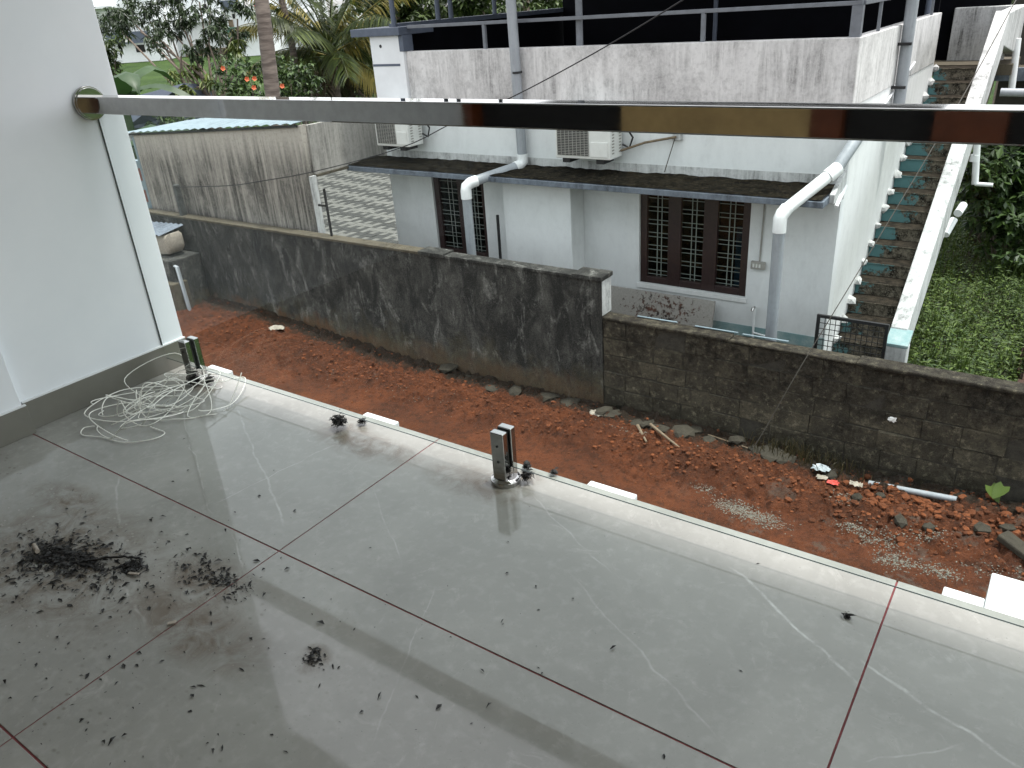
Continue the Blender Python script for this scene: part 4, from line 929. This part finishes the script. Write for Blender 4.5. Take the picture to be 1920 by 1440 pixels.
# coconut palm with fronds
def frond(root, base, az, L, up, mat, q, nm='frond', droop=1.0, nl=64, ll=.8):
    d = Vector((math.cos(az), math.sin(az), 0)); pts = []
    for i in range(13):
        u = i/12; pts.append(Vector(base)+d*L*u*(1-.15*u)+Vector((0, 0, up*L*u-droop*L*.55*u*u)))
    g = G().tube(pts, [.028*(1-.85*i/12)+.003 for i in range(13)], 5)
    V, F = [], []; 
    for i in range(nl):
        u = .12+.88*i/nl; k = min(11, int(u*12)); p = pts[k].lerp(pts[k+1], u*12-k); tn = (pts[k+1]-pts[k]).normalized(); sd = tn.cross(Vector((0, 0, 1)))
        sd = sd.normalized() if sd.length > .01 else Vector((1, 0, 0))
        ln = ll*(math.sin(math.pi*(.12+.86*u))**.5)*q.uniform(.85, 1.1)
        for s_ in (-1, 1):
            dv = (sd*s_*.85+tn*.55+Vector((0, 0, q.uniform(-.45, .1)))).normalized(); leaf_quad(V, F, p, dv, ln, .065, droop=1.2)
    me = bpy.data.meshes.new('x'); g.bm.to_mesh(me); g.bm.free(); k0 = len(V)
    V += [v.co.copy() for v in me.vertices]; F += [tuple(k0+i for i in p.vertices) for p in me.polygons]; bpy.data.meshes.remove(me)
    return pyd(nm, V, F, mat, root)
q = random.Random(44); b = along(625, 160, 27); b.z = GZ-.05; top = along(622, 112, 27)
cpm = thing('coconut_palm', b, 'bushy young coconut palm with arching fronds left of the house', 'tree')
pipe(cpm, 'trunk', [b, (b+top)/2, top], .16, PALMB, 12)
for i in range(32):
    az = i*2.399+q.uniform(-.2, .2); el = .15+1.5*(i/32); frond(cpm, top+Vector((0, 0, .02*i)), az, q.uniform(3.0, 4.3), el, L_PALM if i % 4 else L_YEL, q, 'frond', q.uniform(.7, 1.1))
for i in range(14):
    az = q.uniform(0, 6.28); frond(cpm, top+Vector((0, 0, -.12)), az, q.uniform(1.7, 2.5), .05, L_DRY, q, 'dry_frond', 1.9, 26, .5)
b2 = along(672, 60, 34); base2 = b2.copy(); base2.z = GZ-.05
cp2 = thing('coconut_palm', base2, 'paler coconut palm farther back beside the roof pillar', 'tree'); pipe(cp2, 'trunk', [base2, b2], .15, PALMB, 10)
for i in range(12): frond(cp2, b2, i*2.399, q.uniform(2.0, 2.8), .2+.9*i/12, L_YEL if i % 2 else L_PALM, q, 'frond', q.uniform(.8, 1.2))
# leaning thin palm trunk
b = along(545, 70, 26); e = along(522, -25, 26); b0 = b.copy(); b0.z = GZ; pt2 = thing('palm_trunk', b0, 'slim leaning palm trunk behind the coconut fronds', 'tree'); G().tube([b0, b, e], .11, 12).done('trunk', PALMB, pt2, smooth=True)
# hibiscus bushes with orange flowers
def bush(name, base, cs, n, L, W_, mat, label, q, flowers=(), cl=7, cat='bush'):
    t = thing(name, base, label, cat); g = G()
    for c, r_ in cs: g.tube([Vector(base), (Vector(base)+c)/2+Vector((q.gauss(0, .08), q.gauss(0, .08), 0)), c], [.025, .018, .008], 5)
    g.done('stem', BARK, t); crown('foliage', t, cs, n, L, W_, mat, q, .6, cl)
    for p in flowers:
        V = [Vector(p)]; F = []
        nrm = (Vector((0, 0, CAMZ))-Vector(p)).normalized(); a = nrm.orthogonal().normalized(); bb = nrm.cross(a)
        for i in range(10): an_ = i*.628; rr_ = .06 if i % 2 == 0 else .045; V.append(Vector(p)+rr_*(math.cos(an_)*a+math.sin(an_)*bb)+nrm*.03)
        F = [(0, i+1, (i+1) % 10+1) for i in range(10)]; pyd('flower', V, F, FLOWER, t)
    return t
q = random.Random(52); D = 18.5
def cl_(lst, D, r=(.3, .5)): return [(along(x, y, D+q.uniform(-.5, .5)), q.uniform(*r)) for x, y in lst]
b = along(450, 260, D); b.z = GZ; bush('hibiscus_bush', b, cl_([(425, 165), (450, 150), (440, 120), (465, 165), (420, 140), (455, 180), (430, 185), (470, 130)], D), 26, .13, .07, L_HIB, 'hibiscus bush with orange flowers left of the palm trunk', q, [along(418, 128, D-.5), along(477, 147, D-.6), along(476, 164, D-.6), along(463, 148, D-.5)])
b = along(545, 260, D); b.z = GZ; bush('hibiscus_bush', b, cl_([(520, 165), (545, 150), (570, 165), (530, 135), (560, 130), (585, 150), (515, 120), (540, 175), (575, 180), (510, 180)], D), 26, .13, .07, L_HIB, 'leafy hibiscus bush right of the palm trunk with one orange flower', q, [along(529, 161, D-.6)])
b = along(620, 260, 30); b.z = GZ; bush('leafy_bush', b, cl_([(570, 175), (600, 165), (640, 170), (670, 165), (690, 150), (655, 140), (590, 140), (620, 150), (690, 120), (560, 150)], 30, (.6, .9)), 44, .24, .12, L_TREE, 'dark undergrowth around the coconut palm base', q)
b = along(205, 260, 27); b.z = GZ; bush('leafy_tree', b, cl_([(195, 90), (200, 110), (190, 130), (215, 75), (205, 140), (185, 100), (180, 150)], 27, (.4, .7)), 30, .22, .10, L_TREE, 'dark leafy tree hugging the edge of the white wall', q, cat='tree')
b = along(265, 330, 22); b.z = GZ; bush('leafy_bush', b, cl_([(245, 290), (262, 275), (255, 320), (240, 310), (330, 220), (300, 235), (350, 228), (250, 300)], 22, (.4, .6)), 26, .2, .08, L_HIB, 'bright green bush seen under the handrail by the tin roof', q)
q = random.Random(61)
for i, (px, py, D, lab) in enumerate(((740, 5, 33, 'dense green tree behind the roof corner pillar'), (820, 0, 36, 'dense green tree behind the left end of the roof canopy'), (900, -5, 34, 'dense green tree behind the tall roof pipe'), (985, -15, 37, 'dense green tree behind the middle of the roof'), (690, 20, 40, 'dense green tree behind the pale palm'))):
    b = along(px, py, D); b0 = b.copy(); b0.z = GZ; t = thing('dense_tree', b0, lab, 'tree', 'trees behind the house roof')
    pipe(t, 'trunk', [b0, b], .16, BARK, 8)
    cs = [(along(px+q.uniform(-60, 60), py+q.uniform(-50, 38), D+q.uniform(-2, 2)), q.uniform(.7, 1.2)) for _ in range(11)]
    crown('crown', t, cs, 36, .34, .17, L_TREE, q, .5, 7)
b = along(1905, 20, 24); b0 = b.copy(); b0.z = GZ; t = thing('dense_tree', b0, 'dark green tree at the top right behind the stairs', 'tree', 'trees behind the house roof'); pipe(t, 'trunk', [b0, b], .16, BARK, 8)
crown('crown', t, [(along(1905+q.uniform(-40, 90), 10+q.uniform(-60, 45), 24+q.uniform(-1, 1)), q.uniform(.5, .8)) for _ in range(12)], 34, .26, .12, L_TREE, q, .5, 7)
# weeds on the right
V, F = [], []; q = random.Random(71)
for _ in range(42000):
    y = 8.0+13*q.random()**1.2; x = -1.05*y/9.2+q.uniform(-.25, 1.3)*(y/9.2)
    if x < -.98 and y < 9.2: continue
    z = GZ+.02; cl0 = max(0, .5+.75*fr(x*2.3, y*2.3, 0)); H = q.uniform(.05, .42)*(.35+1.5*cl0*cl0); a = q.uniform(0, 6.28); p = Vector((x, y, z+H*q.uniform(.2, 1)))
    if q.random() < .8: leaf_quad(V, F, p, Vector((math.cos(a), math.sin(a), q.uniform(-.2, .7))), q.uniform(.04, .085)*(.6+cl0), q.uniform(.018, .036), droop=.6)
    else:
        k = len(V); dx, dy = q.gauss(0, .09), q.gauss(0, .09); V += [Vector((x-.005, y, z)), Vector((x+.005, y, z)), Vector((x+dx, y+dy, z+H*1.25))]; F.append((k, k+1, k+2))
tag(pyd('weeds', V, F, L_WEED), 'rank green weeds and grass beyond the stairs', 'grass', kind='stuff')
q = random.Random(72); b = along(1900, 330, 12.0); b.z = GZ
bush('leafy_bush', b, cl_([(1850, 300), (1880, 290), (1910, 310), (1930, 290), (1870, 330), (1900, 350), (1925, 340), (1850, 345), (1935, 380), (1905, 275), (1860, 400), (1900, 410), (1930, 430), (1880, 380), (1840, 320), (1915, 450), (1950, 330)], 12.0, (.35, .55)), 60, .15, .08, L_HIB, 'dark leafy bush in front of the outbuilding at the right', q)
lat = thing('laterite_bank', (.15, 11.5, GZ), 'reddish brown laterite stone edge at the far right', 'wall')
q = random.Random(5); LAT = simple('laterite_stone', S((62, 40, 30)), .95, var=.3, sc=14, bump=.5)
for j in range(2):
    y = 8.2
    while y < 15:
        L = q.uniform(.32, .42); x = -.02-.0*j; G().box(-.06+q.gauss(0, .03), .26, y+.006, y+L, GZ+.21*j, GZ+.21*j+.20).done('laterite_block', LAT, lat, .012); y += L
# structures at the far right: neighbour's outbuilding with slab and pipes
ob = thing('outbuilding', (-.2, 15, GZ), 'grey outbuilding with a concrete sunshade beyond the stairs', 'building')
G().box(-1.30, 3.5, 15.2, 18, GZ, 1.6).done('wall', simple('dark_stained_wall', S((62, 60, 54)), .9, var=.4, sc=3), ob)
G().box(-1.45, 3.5, 14.2, 15.199, -.02, .07).done('sunshade', CONC, ob, .006)
G().box(-1.45, 3.5, 14.15, 14.199, -.06, .12).done('fascia', FASCIA, ob, .004)
hp = thing('horizontal_pipe', (0, 12.5, -.1), 'pale grey pipe running level at the far right', 'pipe'); pipe(hp, 'tube', [(-1.0, 12.2, .02), (1.2, 12.2, -.02)], .05, PVCG, 12)
vp = thing('vertical_pipe', (-1.0, 13.5, GZ), 'white vertical pipe in front of the outbuilding slab', 'pipe'); a = onY(1893, 190, 13.6); b = onY(1900, 115, 13.6); pipe(vp, 'tube', [(a.x, a.y, -.2), (b.x, b.y, .55)], .045, PVCW, 12)
mp = thing('meter_pipe', (-1.0, 11.0, GZ), 'white jointed water pipe standing in the weeds', 'pipe')
a = onY(1832, 272, 11.6); b = onY(1828, 345, 11.6); pipe(mp, 'riser', [(a.x-.02, a.y, a.z+.3), a, b], .04, PVCW, 12); pipe(mp, 'collar', [a+Vector((0, 0, -.12)), a+Vector((0, 0, -.2))], .055, PVCW, 12)
pipe(mp, 'branch', [b, b+Vector((.2, 0, .0))], .025, PVCW, 10)
for i, (p0, p1, lab) in enumerate((((1806, 385), (1796, 400), 'short white pipe stub higher up beside the stair parapet'), ((1788, 412), (1772, 440), 'longer white pipe stub lower beside the stair parapet'))):
    a, b = onY(*p0, 10.3), onY(*p1, 10.1); t = thing('pipe_stub', b, lab, 'pipe', 'pipe stubs by the stairs'); pipe(t, 'tube', [a, b], .045, PVCW, 12)
# blue grey roof gable behind the rail on the left
D = 23; A, B, C_, E_ = along(235, 185, D), along(345, 156, D), along(382, 158, D+1.5), along(395, 200, D+1.5)
gr = thing('gable_roof', along(320, 230, D), 'dark slate coloured shed roof just above the handrail at left', 'roof')
b4 = along(392, 240, D+1.5); b5 = along(235, 240, D)
G().prism([A, B, C_, E_, b4, b5], f*1.2).done('roof_sheet', GREYP, gr)
# far white houses across the meadow
def fhouse(px0, px1, py0, py1, D, label, wins=(), extra=()):
    lo = along((px0+px1)/2, py1, D); t = thing('white_house', (lo.x, lo.y, GZ), label, 'house', 'white houses across the meadow')
    rt = RT.copy(); rt.z = 0; rt.normalize(); bk_ = Vector((-rt.y, rt.x, 0))
    wpx = D/FPX; cx = (px0+px1)/2
    def bx(nm, a, b, c, d, off, dep, mat):
        o_ = along(cx, (c+d)/2, D); ztop_, zbot = along(cx, c, D).z, along(cx, d, D).z
        if nm == 'wall': zbot = GZ
        g = G(); pts = []
        for (xx, zz) in ((a, zbot), (b, zbot), (b, ztop_), (a, ztop_)):
            p = Vector((lo.x, lo.y, 0))+rt*((xx-cx)*wpx)-bk_*off; p.z = zz; pts.append(p)
        return g.prism(pts, bk_*dep).done(nm, mat, t)
    bx('wall', px0, px1, py0, py1, 0, 9, WHITEP)
    for a, b, c, d in wins:
        w_ = bx('window', a, b, c, d, .06, .05, ACW); 
        bx('pane', a+1.5, b-1.5, c+1.5, d-1.5, .08, .019, DARKI)
    for nm, a, b, c, d, off, dep, mat in extra: bx(nm, a, b, c, d, off, dep, mat)
GREENP = simple('green_awning', S((60, 98, 84)), .6, var=.15, sc=2)
fhouse(168, 300, -60, 92, 105, 'white two storey house seen behind the mango tree at left', ((228, 240, 18, 42), (208, 214, 22, 44), (178, 186, -12, 3), (262, 272, -5, 20)), (('balcony_slab', 160, 240, 10, 14, 1.5, 1.45, WHITEP), ('dark_screen', 212, 290, 60, 82, 1.2, .1, GREYP), ('screen_window', 241, 252, 66, 79, 1.26, .05, ACW), ('lower_window', 255, 272, 86, 100, .05, .04, DARKI)))
fhouse(300, 440, -40, 100, 112, 'broad white house behind the mango crown', ((318, 330, 10, 30), (352, 364, 10, 30), (398, 408, 8, 26), (340, 350, 60, 76)), (('balcony_slab', 300, 440, 38, 42, 1.2, 1.15, WHITEP), ('rubble_heap', 360, 440, 92, 104, 2.5, .8, STICK)))
fhouse(438, 508, 12, 98, 100, 'white house with a green awning left of the palm trunk', ((448, 456, 22, 34),), (('awning', 441, 484, 48, 70, 1.6, .2, GREENP), ('red_sign', 497, 507, 6, 16, 1.0, .2, simple('red_sign', S((176, 40, 48)), .5)), ('roof_edge', 436, 470, -2, 14, 1.0, .5, GREYP), ('brown_door', 441, 449, 34, 48, .3, .2, STICK)))
fhouse(508, 600, -40, 98, 108, 'plain white house seen between the palms', ((548, 560, 40, 52),), (('parapet', 508, 600, 24, 27, .8, .75, ACW), ('canopy', 530, 560, 62, 66, 1.0, .9, GREYP)))
fhouse(640, 662, 8, 60, 90, 'small white house glimpsed beside the coconut palm', ((644, 650, 22, 32),))
